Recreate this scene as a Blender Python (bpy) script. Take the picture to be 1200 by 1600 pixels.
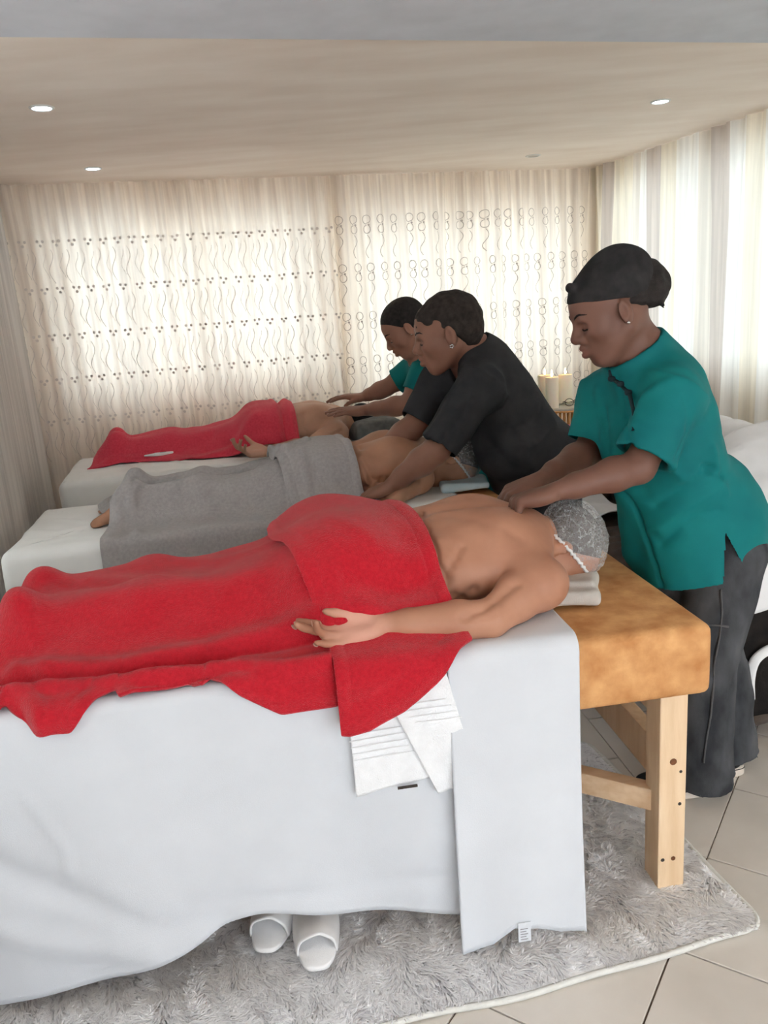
import bpy, bmesh, math, random
import numpy as np
from mathutils import Vector, Matrix

for _o in list(bpy.data.objects):
    bpy.data.objects.remove(_o)
SC = bpy.context.scene
COL = SC.collection
RNG = np.random.default_rng(7)
random.seed(7)

# ------------------------------------------------------------------ camera
F_PX, PITCH, ROLL, CAM_H = 1250.0, math.radians(14.5), math.radians(-4.25), 1.5
_F = np.array([0, math.cos(PITCH), -math.sin(PITCH)])
_U = np.array([0, math.sin(PITCH), math.cos(PITCH)])
_R = np.array([1.0, 0, 0])
CR = _R * math.cos(ROLL) + _U * math.sin(ROLL)
CU = -_R * math.sin(ROLL) + _U * math.cos(ROLL)
CAM = np.array([0, 0, CAM_H])
cam_d = bpy.data.cameras.new('camera')
cam_d.sensor_fit = 'HORIZONTAL'
cam_d.sensor_width = 36.0
cam_d.lens = 36.0 * F_PX / 1200.0
cam_d.clip_start = 0.05
cam = bpy.data.objects.new('camera', cam_d)
COL.objects.link(cam)
cam.matrix_world = Matrix(((CR[0], CU[0], -_F[0], CAM[0]),
                           (CR[1], CU[1], -_F[1], CAM[1]),
                           (CR[2], CU[2], -_F[2], CAM[2]),
                           (0, 0, 0, 1)))
SC.camera = cam

# ------------------------------------------------------------------ daylight and exposure
world = bpy.data.worlds.new('daylight')
SC.world = world
world.use_nodes = True
_bg = world.node_tree.nodes['Background']
_bg.inputs[0].default_value = (0.90, 0.96, 1.0, 1)
_bg.inputs[1].default_value = 1.0
SC.view_settings.view_transform = 'Standard'
SC.view_settings.look = 'None'
SC.view_settings.gamma = 1.0
SC.view_settings.use_curve_mapping = False
SC.view_settings.exposure = 2.08
SC.cycles.use_denoising = True
SC.cycles.use_adaptive_sampling = True
SC.cycles.adaptive_threshold = 0.08
SC.cycles.adaptive_min_samples = 12
SC.cycles.max_bounces = 8
SC.cycles.diffuse_bounces = 5
SC.cycles.transparent_max_bounces = 10
SC.cycles.caustics_reflective = False
SC.cycles.caustics_refractive = False


def at(x, y, Y):
    """point of the room on the plane at distance Y that the photograph shows at x, y"""
    d = _F + CR * (x - 600) / F_PX + CU * (800 - y) / F_PX
    return CAM + d * (Y / d[1])


def at_z(x, y, z):
    d = _F + CR * (x - 600) / F_PX + CU * (800 - y) / F_PX
    return CAM + d * ((z - CAM_H) / d[2])


# ------------------------------------------------------------------ materials
def lin(c):
    return tuple(((v / 255.0) / 12.92 if v / 255.0 <= 0.04045 else ((v / 255.0 + 0.055) / 1.055) ** 2.4) for v in c)


MATS = {}


def mat(name, rgb, rough=0.7, var=0.08, scale=20.0, bump=0.0, bscale=200.0, spec=0.3, metal=0.0, rgb2=None,
        stretch=None, sheen=0.0, sss=0.0, detail=4.0):
    """principled material with a noise between two tones and a fine noise relief"""
    m = bpy.data.materials.new(name)
    m.use_nodes = True
    nt = m.node_tree
    b = nt.nodes['Principled BSDF']
    b.inputs['Roughness'].default_value = rough
    b.inputs['Metallic'].default_value = metal
    b.inputs['Specular IOR Level'].default_value = spec
    if sheen:
        b.inputs['Sheen Weight'].default_value = sheen
        b.inputs['Sheen Roughness'].default_value = 0.5
    if sss:
        b.inputs['Subsurface Weight'].default_value = sss
        b.inputs['Subsurface Radius'].default_value = (0.012, 0.005, 0.003)
        b.inputs['Subsurface Scale'].default_value = 1.0
    tc = nt.nodes.new('ShaderNodeTexCoord')
    mp = nt.nodes.new('ShaderNodeMapping')
    if stretch:
        mp.inputs['Scale'].default_value = stretch
    nt.links.new(tc.outputs['Object'], mp.inputs[0])
    n = nt.nodes.new('ShaderNodeTexNoise')
    n.inputs['Scale'].default_value = scale
    n.inputs['Detail'].default_value = detail
    nt.links.new(mp.outputs[0], n.inputs['Vector'])
    r = nt.nodes.new('ShaderNodeValToRGB')
    c1 = np.array(lin(rgb))
    c2 = np.array(lin(rgb2)) if rgb2 else np.clip(c1 * (1 - 2 * var), 0, 1)
    if not rgb2:
        c1 = np.clip(c1 * (1 + var), 0, 1)
    r.color_ramp.elements[0].position = 0.32
    r.color_ramp.elements[1].position = 0.68
    r.color_ramp.elements[0].color = (*c2, 1)
    r.color_ramp.elements[1].color = (*c1, 1)
    nt.links.new(n.outputs['Fac'], r.inputs[0])
    nt.links.new(r.outputs[0], b.inputs['Base Color'])
    if bump:
        n2 = nt.nodes.new('ShaderNodeTexNoise')
        n2.inputs['Scale'].default_value = bscale
        n2.inputs['Detail'].default_value = 3
        nt.links.new(mp.outputs[0], n2.inputs['Vector'])
        bp = nt.nodes.new('ShaderNodeBump')
        bp.inputs['Strength'].default_value = bump
        bp.inputs['Distance'].default_value = 0.004
        nt.links.new(n2.outputs['Fac'], bp.inputs['Height'])
        nt.links.new(bp.outputs[0], b.inputs['Normal'])
    MATS[name] = m
    return m


def tint_mat(m, rgb, attr='tint'):
    """blend a second own colour of the thing in where its mesh carries the attribute"""
    nt = m.node_tree
    b = nt.nodes['Principled BSDF']
    src = b.inputs['Base Color'].links[0].from_socket
    a = nt.nodes.new('ShaderNodeAttribute')
    a.attribute_name = attr
    mx = nt.nodes.new('ShaderNodeMix')
    mx.data_type = 'RGBA'
    nt.links.new(a.outputs['Fac'], mx.inputs['Factor'])
    nt.links.new(src, mx.inputs[6])
    mx.inputs[7].default_value = (*lin(rgb), 1)
    nt.links.new(mx.outputs[2], b.inputs['Base Color'])
    return m


def sheer(name, rgb, trans=0.55, scale=30.0, stripes=None):
    """thin woven curtain: part of the light is scattered through, the rest reflected"""
    m = bpy.data.materials.new(name)
    m.use_nodes = True
    nt = m.node_tree
    nt.nodes.remove(nt.nodes['Principled BSDF'])
    out = nt.nodes['Material Output']
    tc = nt.nodes.new('ShaderNodeTexCoord')
    n = nt.nodes.new('ShaderNodeTexNoise')
    n.inputs['Scale'].default_value = scale
    n.inputs['Detail'].default_value = 5
    mp = nt.nodes.new('ShaderNodeMapping')
    mp.inputs['Scale'].default_value = (1, 1, 0.03)
    nt.links.new(tc.outputs['Object'], mp.inputs[0])
    nt.links.new(mp.outputs[0], n.inputs['Vector'])
    r = nt.nodes.new('ShaderNodeValToRGB')
    c = np.array(lin(rgb))
    r.color_ramp.elements[0].position = 0.35
    r.color_ramp.elements[1].position = 0.62
    r.color_ramp.elements[0].color = (*(c * 0.82), 1)  # darker streaks: weave tone, deepened to stand in for fold shading
    r.color_ramp.elements[1].color = (*np.clip(c * 1.04, 0, 1), 1)
    nt.links.new(n.outputs['Fac'], r.inputs[0])
    colsock = r.outputs[0]
    if stripes:
        uv = nt.nodes.new('ShaderNodeAttribute')
        uv.attribute_name = 'across'
        ra = nt.nodes.new('ShaderNodeValToRGB')
        ra.color_ramp.interpolation = 'CONSTANT'
        els = ra.color_ramp.elements
        while len(els) > 1:
            els.remove(els[-1])
        els[0].position = 0
        els[0].color = (*lin(stripes[0][1]), stripes[0][2])
        for p, cc, al in stripes[1:]:
            e = els.new(p)
            e.color = (*lin(cc), al)
        nt.links.new(uv.outputs['Fac'], ra.inputs[0])
        mx = nt.nodes.new('ShaderNodeMix')
        mx.data_type = 'RGBA'
        mx.blend_type = 'MULTIPLY'
        mx.inputs['Factor'].default_value = 1.0
        nt.links.new(colsock, mx.inputs[6])
        nt.links.new(ra.outputs[0], mx.inputs[7])
        colsock = mx.outputs[2]
    d = nt.nodes.new('ShaderNodeBsdfDiffuse')
    t = nt.nodes.new('ShaderNodeBsdfTranslucent')
    nt.links.new(colsock, d.inputs[0])
    nt.links.new(colsock, t.inputs[0])
    m1 = nt.nodes.new('ShaderNodeMixShader')
    m1.inputs[0].default_value = 0.42 if stripes else trans
    nt.links.new(d.outputs[0], m1.inputs[1])
    nt.links.new(t.outputs[0], m1.inputs[2])
    nt.links.new(m1.outputs[0], out.inputs[0])
    MATS[name] = m
    return m


def glow(name, rgb, strength):
    m = bpy.data.materials.new(name)
    m.use_nodes = True
    nt = m.node_tree
    nt.nodes.remove(nt.nodes['Principled BSDF'])
    e = nt.nodes.new('ShaderNodeEmission')
    e.inputs[0].default_value = (*lin(rgb), 1)
    e.inputs[1].default_value = strength
    nt.links.new(e.outputs[0], nt.nodes['Material Output'].inputs[0])
    MATS[name] = m
    return m


def see_through(name, rgb, alpha, rough=0.2):
    m = mat(name, rgb, rough=rough, var=0.02)
    b = m.node_tree.nodes['Principled BSDF']
    b.inputs['Alpha'].default_value = alpha
    return m


# ------------------------------------------------------------------ objects
def link(name, me, m=None, parent=None, smooth=True):
    o = bpy.data.objects.new(name, me)
    COL.objects.link(o)
    if m is not None:
        me.materials.clear()
        me.materials.append(MATS[m] if isinstance(m, str) else m)
    if smooth and len(me.polygons):
        me.polygons.foreach_set('use_smooth', np.ones(len(me.polygons), dtype=bool))
    if parent is not None:
        o.parent = parent
    return o


def empty(name, loc=(0, 0, 0), rz=0.0):
    o = bpy.data.objects.new(name, None)
    COL.objects.link(o)
    o.location = loc
    o.rotation_euler = (0, 0, rz)
    return o


def tag(o, label=None, cat=None, group=None, kind=None):
    if label:
        o['label'] = label
    if cat:
        o['category'] = cat
    if group:
        o['group'] = group
    if kind:
        o['kind'] = kind
    return o


def mesh(name, v, f):
    me = bpy.data.meshes.new(name)
    v = np.asarray(v, dtype=np.float64)
    me.from_pydata([tuple(p) for p in v], [], [tuple(int(i) for i in q) for q in f])
    me.update()
    return me


def quick_mesh(name, v, quads):
    """large quad meshes straight from arrays"""
    me = bpy.data.meshes.new(name)
    v = np.ascontiguousarray(v, dtype=np.float32)
    q = np.ascontiguousarray(quads, dtype=np.int32)
    me.vertices.add(len(v))
    me.vertices.foreach_set('co', v.ravel())
    k = q.shape[1]
    me.loops.add(q.size)
    me.loops.foreach_set('vertex_index', q.ravel())
    me.polygons.add(len(q))
    me.polygons.foreach_set('loop_start', np.arange(0, q.size, k, dtype=np.int32))
    me.update(calc_edges=True)
    me.validate()
    return me


def set_attr(me, name, vals):
    a = me.attributes.new(name, 'FLOAT', 'POINT')
    a.data.foreach_set('value', np.ascontiguousarray(vals, dtype=np.float32))


class MB:
    """collects simple solids into one mesh"""

    def __init__(s):
        s.v, s.f = [], []

    def add(s, v, f):
        n = len(s.v)
        s.v += [tuple(p) for p in v]
        s.f += [tuple(i + n for i in q) for q in f]
        return s

    def box(s, lo, hi, M=None):
        x0, y0, z0 = lo
        x1, y1, z1 = hi
        v = [(x0, y0, z0), (x1, y0, z0), (x1, y1, z0), (x0, y1, z0), (x0, y0, z1), (x1, y0, z1), (x1, y1, z1), (x0, y1, z1)]
        if M is not None:
            v = [tuple(M @ Vector(p)) for p in v]
        return s.add(v, [(0, 3, 2, 1), (4, 5, 6, 7), (0, 1, 5, 4), (1, 2, 6, 5), (2, 3, 7, 6), (3, 0, 4, 7)])

    def beam(s, a, b, w, h, up=(0, 0, 1)):
        a, b = Vector(a), Vector(b)
        d = (b - a).normalized()
        up = Vector(up)
        sd = d.cross(up).normalized()
        u = sd.cross(d).normalized()
        v = []
        for p in (a, b):
            for i, j in ((-1, -1), (1, -1), (1, 1), (-1, 1)):
                v.append(tuple(p + sd * (w / 2 * i) + u * (h / 2 * j)))
        return s.add(v, [(0, 1, 2, 3), (7, 6, 5, 4), (0, 4, 5, 1), (1, 5, 6, 2), (2, 6, 7, 3), (3, 7, 4, 0)])

    def lathe(s, c, prof, n=24, M=None):
        """prof: list of (radius, z)"""
        v, f = [], []
        for r, z in prof:
            for i in range(n):
                a = 2 * math.pi * i / n
                p = Vector((r * math.cos(a), r * math.sin(a), z))
                if M is not None:
                    p = M @ p
                v.append((c[0] + p[0], c[1] + p[1], c[2] + p[2]))
        for k in range(len(prof) - 1):
            for i in range(n):
                j = (i + 1) % n
                f.append((k * n + i, k * n + j, (k + 1) * n + j, (k + 1) * n + i))
        f.append(tuple(range(n))[::-1])
        f.append(tuple((len(prof) - 1) * n + i for i in range(n)))
        return s.add(v, f)

    def tube(s, pts, r, n=8, closed=False):
        pts = [Vector(p) for p in pts]
        rr = r if hasattr(r, '__len__') else [r] * len(pts)
        v, f = [], []
        m = len(pts)
        ref = Vector((0.13, 0.37, 0.92))
        for i, p in enumerate(pts):
            if closed:
                d = pts[(i + 1) % m] - pts[i - 1]
            else:
                d = pts[min(i + 1, m - 1)] - pts[max(i - 1, 0)]
            d = d.normalized() if d.length > 1e-9 else Vector((0, 0, 1))
            a = d.cross(ref).normalized()
            b = d.cross(a).normalized()
            for k in range(n):
                t = 2 * math.pi * k / n
                v.append(tuple(p + (a * math.cos(t) + b * math.sin(t)) * rr[i]))
        for i in range(m if closed else m - 1):
            i2 = (i + 1) % m
            for k in range(n):
                k2 = (k + 1) % n
                f.append((i * n + k, i * n + k2, i2 * n + k2, i2 * n + k))
        if not closed:
            f.append(tuple(range(n))[::-1])
            f.append(tuple((m - 1) * n + k for k in range(n)))
        return s.add(v, f)

    def build(s, name, m, parent=None, smooth=False, bevel=0.0, segs=2):
        me = mesh(name, s.v, s.f)
        o = link(name, me, m, parent, smooth)
        if bevel:
            bm = bmesh.new()
            bm.from_mesh(me)
            bmesh.ops.recalc_face_normals(bm, faces=bm.faces)
            bmesh.ops.bevel(bm, geom=list(bm.edges), offset=bevel, segments=segs, profile=0.6, affect='EDGES', clamp_overlap=True)
            bm.to_mesh(me)
            bm.free()
            if smooth:
                me.polygons.foreach_set('use_smooth', np.ones(len(me.polygons), dtype=bool))
        return o


def wob(p, freq, seed=0, n=7):
    """smooth noise for points (N,3), about -1..1"""
    r = np.random.default_rng(seed)
    k = r.normal(size=(n, 3))
    k /= np.linalg.norm(k, axis=1)[:, None]
    k *= freq * r.uniform(0.6, 1.5, size=(n, 1))
    ph = r.uniform(0, 6.28, n)
    return np.sin(np.asarray(p) @ k.T + ph).sum(1) / (n ** 0.5) / 1.1


def crspline(P, ts):
    """catmull-rom through P (M,...) at parameters ts in 0..M-1"""
    P = np.asarray(P, float)
    M = len(P)
    i = np.clip(np.floor(ts).astype(int), 0, M - 2)
    t = (ts - i).reshape((-1,) + (1,) * (P.ndim - 1))
    p1, p2 = P[i], P[i + 1]
    p0 = np.where((i > 0).reshape(t.shape), P[np.maximum(i - 1, 0)], 2 * p1 - p2)
    p3 = np.where((i < M - 2).reshape(t.shape), P[np.minimum(i + 2, M - 1)], 2 * p2 - p1)
    return 0.5 * (2 * p1 + (p2 - p0) * t + (2 * p0 - 5 * p1 + 4 * p2 - p3) * t * t + (3 * p1 - p0 - 3 * p2 + p3) * t ** 3)


def grid_faces(nu, nv):
    i, j = np.meshgrid(np.arange(nu - 1), np.arange(nv - 1), indexing='ij')
    a = (i * nv + j).ravel()
    return np.stack([a, a + nv, a + nv + 1, a + 1], 1)


def patch(ctrl, nu, nv):
    """smooth surface through a grid of control points -> (nu,nv,3)"""
    C = np.asarray(ctrl, float)
    S = crspline(C, np.linspace(0, C.shape[0] - 1, nu))
    S = np.swapaxes(crspline(np.swapaxes(S, 0, 1), np.linspace(0, C.shape[1] - 1, nv)), 0, 1)
    return S


def blur2(a, n):
    for _ in range(n):
        b = np.pad(a, 1, mode='edge')
        a = (b[:-2, 1:-1] + b[2:, 1:-1] + b[1:-1, :-2] + b[1:-1, 2:] + 2 * a) / 6
    return a


def grid_normals(S):
    du = np.gradient(S, axis=0)
    dv = np.gradient(S, axis=1)
    n = np.cross(du, dv)
    return n / (np.linalg.norm(n, axis=2, keepdims=True) + 1e-12)


def cloth(name, S, m, parent=None, thick=0.004):
    """cloth of real thickness from a grid of points"""
    nu, nv = S.shape[:2]
    N = grid_normals(S)
    T = (S + N * thick / 2).reshape(-1, 3)
    B = (S - N * thick / 2).reshape(-1, 3)
    q = grid_faces(nu, nv)
    n = nu * nv
    rim = []
    ring = [(i, 0) for i in range(nu)] + [(nu - 1, j) for j in range(1, nv)] + [(i, nv - 1) for i in range(nu - 2, -1, -1)] + [(0, j) for j in range(nv - 2, 0, -1)]
    ids = [i * nv + j for i, j in ring]
    for a, b in zip(ids, ids[1:] + ids[:1]):
        rim.append((a, b, b + n, a + n))
    faces = np.concatenate([q, q[:, ::-1] + n, np.array(rim)[:, ::-1]])
    me = quick_mesh(name, np.concatenate([T, B]), faces)
    return link(name, me, m, parent)


# ------------------------------------------------------------------ implicit modelling for bodies and soft things
def nrm(v):
    v = np.asarray(v, float)
    return v / np.linalg.norm(v)


def frame(fwd, up):
    """columns: forward, left, up"""
    f = nrm(fwd)
    u = np.asarray(up, float)
    u = nrm(u - f * (u @ f))
    return np.stack([f, np.cross(u, f), u], 1)


class SDF:
    def __init__(s):
        s.p = []

    def cone(s, a, b, ra, rb, k=0.02):
        s.p.append(('c', np.array(a, float), np.array(b, float), ra, rb, k, 1))
        return s

    def chain(s, pts, rs, k=0.02):
        for i in range(len(pts) - 1):
            s.cone(pts[i], pts[i + 1], rs[i], rs[i + 1], k)
        return s

    def ell(s, c, r, R=None, k=0.02):
        s.p.append(('e', np.array(c, float), np.eye(3) if R is None else np.asarray(R, float), np.array(r, float), 0, k, 1))
        return s

    def cut_ell(s, c, r, R=None, k=0.005):
        s.p.append(('e', np.array(c, float), np.eye(3) if R is None else np.asarray(R, float), np.array(r, float), 0, k, -1))
        return s

    def cut_cone(s, a, b, ra, rb, k=0.005):
        s.p.append(('c', np.array(a, float), np.array(b, float), ra, rb, k, -1))
        return s

    def cyl(s, a, b, ra, rb, k=0.01, sign=1):
        s.p.append(('y', np.array(a, float), np.array(b, float), ra, rb, k, sign))
        return s

    def box(s, c, half, R=None, k=0.005, sign=1, rnd=0.005):
        s.p.append(('b', np.array(c, float), np.eye(3) if R is None else np.asarray(R, float), np.array(half, float), rnd, k, sign))
        return s

    def bounds(s):
        lo, hi = np.full(3, 1e9), np.full(3, -1e9)
        for q in s.p:
            if q[6] < 0:
                continue
            l, h = s._bb(q)
            lo, hi = np.minimum(lo, l), np.maximum(hi, h)
        return lo, hi

    @staticmethod
    def _bb(q):
        if q[0] in 'cy':
            r = max(q[3], q[4])
            return np.minimum(q[1], q[2]) - r, np.maximum(q[1], q[2]) + r
        e = np.abs(q[2]) @ q[3] if q[0] == 'b' else np.sqrt((q[2] ** 2) @ (q[3] ** 2))
        e = e + (q[4] if q[0] == 'b' else 0)
        return q[1] - e, q[1] + e

    def extract(s, h, lo=None, hi=None, relax=2):
        L, H = s.bounds()
        L = L - 0.02 if lo is None else np.array(lo, float)
        H = H + 0.02 if hi is None else np.array(hi, float)
        n = np.ceil((H - L) / h).astype(int) + 1
        D = np.full(n, 0.5, np.float32)
        ax = [L[i] + h * np.arange(n[i]) for i in range(3)]
        for q in s.p:
            a, b = s._bb(q)
            mg = max(q[5], 0.01) + 2 * h + 0.02
            i0 = np.clip(np.floor((a - mg - L) / h).astype(int), 0, n)
            i1 = np.clip(np.ceil((b + mg - L) / h).astype(int) + 1, 0, n)
            if np.any(i1 <= i0):
                continue
            X = ax[0][i0[0]:i1[0]][:, None, None].astype(np.float32)
            Y = ax[1][i0[1]:i1[1]][None, :, None].astype(np.float32)
            Z = ax[2][i0[2]:i1[2]][None, None, :].astype(np.float32)
            if q[0] in 'cy':
                pa = (X - np.float32(q[1][0]), Y - np.float32(q[1][1]), Z - np.float32(q[1][2]))
                ba = (q[2] - q[1]).astype(np.float32)
                bb = float(ba @ ba) + 1e-12
                t = (pa[0] * ba[0] + pa[1] * ba[1] + pa[2] * ba[2]) / np.float32(bb)
                tc = np.clip(t, 0, 1)
                d = np.sqrt((pa[0] - tc * ba[0]) ** 2 + (pa[1] - tc * ba[1]) ** 2 + (pa[2] - tc * ba[2]) ** 2)
                if q[0] == 'c':
                    d = d - (q[3] + (q[4] - q[3]) * tc)
                else:
                    rad = np.sqrt((pa[0] - t * ba[0]) ** 2 + (pa[1] - t * ba[1]) ** 2 + (pa[2] - t * ba[2]) ** 2) - (q[3] + (q[4] - q[3]) * tc)
                    axl = np.abs(t - 0.5) * np.float32(math.sqrt(bb)) - np.float32(0.5 * math.sqrt(bb))
                    d = np.maximum(rad, axl)
            else:
                px, py, pz = X - np.float32(q[1][0]), Y - np.float32(q[1][1]), Z - np.float32(q[1][2])
                R = q[2].astype(np.float32)
                l = [px * R[0, i] + py * R[1, i] + pz * R[2, i] for i in range(3)]
                if q[0] == 'e':
                    r = q[3].astype(np.float32)
                    k0 = np.sqrt((l[0] / r[0]) ** 2 + (l[1] / r[1]) ** 2 + (l[2] / r[2]) ** 2)
                    k1 = np.sqrt((l[0] / r[0] ** 2) ** 2 + (l[1] / r[1] ** 2) ** 2 + (l[2] / r[2] ** 2) ** 2) + 1e-6
                    d = k0 * (k0 - 1) / k1
                else:
                    e = [np.abs(l[i]) - np.float32(q[3][i]) for i in range(3)]
                    d = np.sqrt(np.maximum(e[0], 0) ** 2 + np.maximum(e[1], 0) ** 2 + np.maximum(e[2], 0) ** 2) + np.minimum(np.maximum(e[0], np.maximum(e[1], e[2])), 0) - q[4]
            sl = tuple(slice(i0[i], i1[i]) for i in range(3))
            o = D[sl]
            k = max(q[5], 1e-4)
            if q[6] > 0:
                w = np.maximum(k - np.abs(o - d), 0) / k
                D[sl] = np.minimum(o, d) - w * w * (k * 0.25)
            else:
                w = np.maximum(k - np.abs(o + d), 0) / k
                D[sl] = np.maximum(o, -d) + w * w * (k * 0.25)
        return s._nets(D, L, h, relax)

    @staticmethod
    def _nets(D, L, h, relax):
        ins = D < 0
        nx, ny, nz = D.shape
        cnt = np.zeros((nx - 1, ny - 1, nz - 1), np.uint8)
        offs = [(i, j, k) for i in (0, 1) for j in (0, 1) for k in (0, 1)]
        for i, j, k in offs:
            cnt += ins[i:nx - 1 + i, j:ny - 1 + j, k:nz - 1 + k]
        act = (cnt > 0) & (cnt < 8)
        cells = np.argwhere(act)
        idx = np.full(act.shape, -1, np.int32)
        idx[act] = np.arange(len(cells))
        pos = np.zeros((len(cells), 3))
        num = np.zeros(len(cells))
        vals = {o: D[cells[:, 0] + o[0], cells[:, 1] + o[1], cells[:, 2] + o[2]] for o in offs}
        for a in offs:
            for axi in range(3):
                if a[axi] == 0:
                    b = list(a)
                    b[axi] = 1
                    b = tuple(b)
                    va, vb = vals[a], vals[b]
                    cr = (va < 0) != (vb < 0)
                    t = np.where(cr, va / np.where(cr, va - vb, 1), 0)
                    p = np.tile(np.array(a, float), (len(cells), 1))
                    p[:, axi] += t
                    pos[cr] += p[cr]
                    num[cr] += 1
        V = L + (cells + pos / num[:, None]) * h
        F = []
        for axi in range(3):
            a0 = [slice(None)] * 3
            a1 = [slice(None)] * 3
            a0[axi] = slice(0, -1)
            a1[axi] = slice(1, None)
            s0, s1 = ins[tuple(a0)], ins[tuple(a1)]
            e = np.argwhere(s0 != s1)
            o1, o2 = [(1, 2), (2, 0), (0, 1)][axi]
            ok = (e[:, o1] > 0) & (e[:, o2] > 0) & (e[:, o1] < D.shape[o1] - 1) & (e[:, o2] < D.shape[o2] - 1)
            e = e[ok]
            flip = s0[e[:, 0], e[:, 1], e[:, 2]]
            q = []
            for d1, d2 in ((-1, -1), (0, -1), (0, 0), (-1, 0)):
                c = e.copy()
                c[:, o1] += d1
                c[:, o2] += d2
                q.append(idx[c[:, 0], c[:, 1], c[:, 2]])
            q = np.stack(q, 1)
            q = np.where(flip[:, None], q, q[:, ::-1])
            F.append(q)
        F = np.concatenate(F)
        F = F[(F >= 0).all(1)]
        for _ in range(relax):
            V = lap(V, F, 0.5)
        return V, F


def lap(V, F, w=0.5):
    n = len(V)
    acc = np.zeros((n, 3))
    c = np.zeros(n)
    for a, b in ((0, 1), (1, 2), (2, 3), (3, 0)):
        for i, j in ((F[:, a], F[:, b]), (F[:, b], F[:, a])):
            for x in range(3):
                acc[:, x] += np.bincount(i, V[j, x], n)
            c += np.bincount(i, minlength=n)
    c = np.maximum(c, 1)
    return V * (1 - w) + w * acc / c[:, None]


def vnormals(V, F):
    fn = np.cross(V[F[:, 2]] - V[F[:, 0]], V[F[:, 3]] - V[F[:, 1]])
    N = np.zeros_like(V)
    for a in range(4):
        for x in range(3):
            N[:, x] += np.bincount(F[:, a], fn[:, x], len(V))
    return N / (np.linalg.norm(N, axis=1, keepdims=True) + 1e-12)


def segdist(V, a, b):
    a, b = np.array(a, float), np.array(b, float)
    ba = b - a
    t = np.clip((V - a) @ ba / (ba @ ba + 1e-12), 0, 1)
    return np.linalg.norm(V - a - t[:, None] * ba, axis=1), t


def crease(V, F, lines):
    """lines: (points, width, depth): soft fold (+) or crease (-) along a polyline"""
    N = vnormals(V, F)
    d = np.zeros(len(V))
    for pts, w, amp in lines:
        best = np.full(len(V), 1e9)
        for a, b in zip(pts[:-1], pts[1:]):
            dd, _ = segdist(V, a, b)
            best = np.minimum(best, dd)
        d += amp * np.exp(-(best / w) ** 2)
    return V + N * d[:, None]


def sdf_obj(name, S, h, m, parent=None, relax=2, lines=None, noise=None, tint=None, drop=None, lo=None, hi=None):
    V, F = S.extract(h, lo, hi, relax)
    if lines:
        V = crease(V, F, lines)
    if noise:
        fr, amp, seed = noise
        V = V + vnormals(V, F) * (wob(V, fr, seed) * amp)[:, None]
    if drop is not None:
        keep = ~drop(V[F].mean(1))
        F = F[keep]
        used = np.zeros(len(V), bool)
        used[F.ravel()] = True
        re = np.cumsum(used) - 1
        V, F = V[used], re[F]
    me = quick_mesh(name, V, F)
    if tint:
        t = np.zeros(len(V))
        for c, r, val in tint:
            d = np.linalg.norm(V - np.array(c), axis=1)
            t = np.maximum(t, val * np.clip(1.6 - 1.6 * d / r, 0, 1))
        set_attr(me, 'tint', t)
    return link(name, me, m, parent)
# ------------------------------------------------------------------ the room
mat('wall_paint', (238, 228, 219), 0.85, 0.03, 6, bump=0.1, bscale=60)
mat('ceiling_paint', (248, 237, 226), 0.8, scale=2.2, rgb2=(238, 224, 211), stretch=(0.8, 2.6, 1), bump=0.08, bscale=8)
mat('beam_paint', (212, 215, 222), 0.9, 0.03, 8)
mat('grout', (122, 108, 98), 0.95, 0.1, 40)
mat('tile_glaze', (222, 216, 209), 0.42, scale=3.5, rgb2=(206, 199, 191), bump=0.03, bscale=90, spec=0.4)
mat('white_plastic', (235, 235, 235), 0.4, 0.02)
_m = bpy.data.materials.new('window_glass')
_m.use_nodes = True
_nt = _m.node_tree
_nt.nodes.remove(_nt.nodes['Principled BSDF'])
_g, _t, _x = _nt.nodes.new('ShaderNodeBsdfGlossy'), _nt.nodes.new('ShaderNodeBsdfTransparent'), _nt.nodes.new('ShaderNodeMixShader')
_g.inputs['Roughness'].default_value = 0.05
_t.inputs[0].default_value = (0.95, 0.98, 0.98, 1)
_x.inputs[0].default_value = 0.08
_nt.links.new(_t.outputs[0], _x.inputs[1])
_nt.links.new(_g.outputs[0], _x.inputs[2])
_nt.links.new(_x.outputs[0], _nt.nodes['Material Output'].inputs[0])
MATS['window_glass'] = _m

CEIL = 2.35
WA = np.array([-2.25, 5.2])
E1 = np.array([math.cos(math.radians(16.15)), math.sin(math.radians(16.15))])
E2 = np.array([E1[1], -E1[0]])            # from the back wall towards the camera
BW = 4.165
WB = WA + E1 * BW


def wall_mesh(name, o, d, length, holes, th, out, z1=CEIL):
    """wall along d from o with window openings (s0, s1, z0, z1); out = direction away from the room"""
    ss = sorted({0.0, length, *[h[0] for h in holes], *[h[1] for h in holes]})
    zs = sorted({0.0, z1, *[h[2] for h in holes], *[h[3] for h in holes]})
    mb = MB()
    for i in range(len(ss) - 1):
        for j in range(len(zs) - 1):
            sc, zc = (ss[i] + ss[i + 1]) / 2, (zs[j] + zs[j + 1]) / 2
            if any(h[0] < sc < h[1] and h[2] < zc < h[3] for h in holes):
                continue
            v = []
            for z in (zs[j], zs[j + 1]):
                for s, t in ((ss[i], 0), (ss[i + 1], 0), (ss[i + 1], th), (ss[i], th)):
                    p = o + d * s + out * t
                    v.append((p[0], p[1], z))
            mb.add(v, [(0, 3, 2, 1), (4, 5, 6, 7), (0, 1, 5, 4), (1, 2, 6, 5), (2, 3, 7, 6), (3, 0, 4, 7)])
    o_ = mb.build(name, 'wall_paint')
    tag(o_, kind='structure')
    return o_


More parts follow.
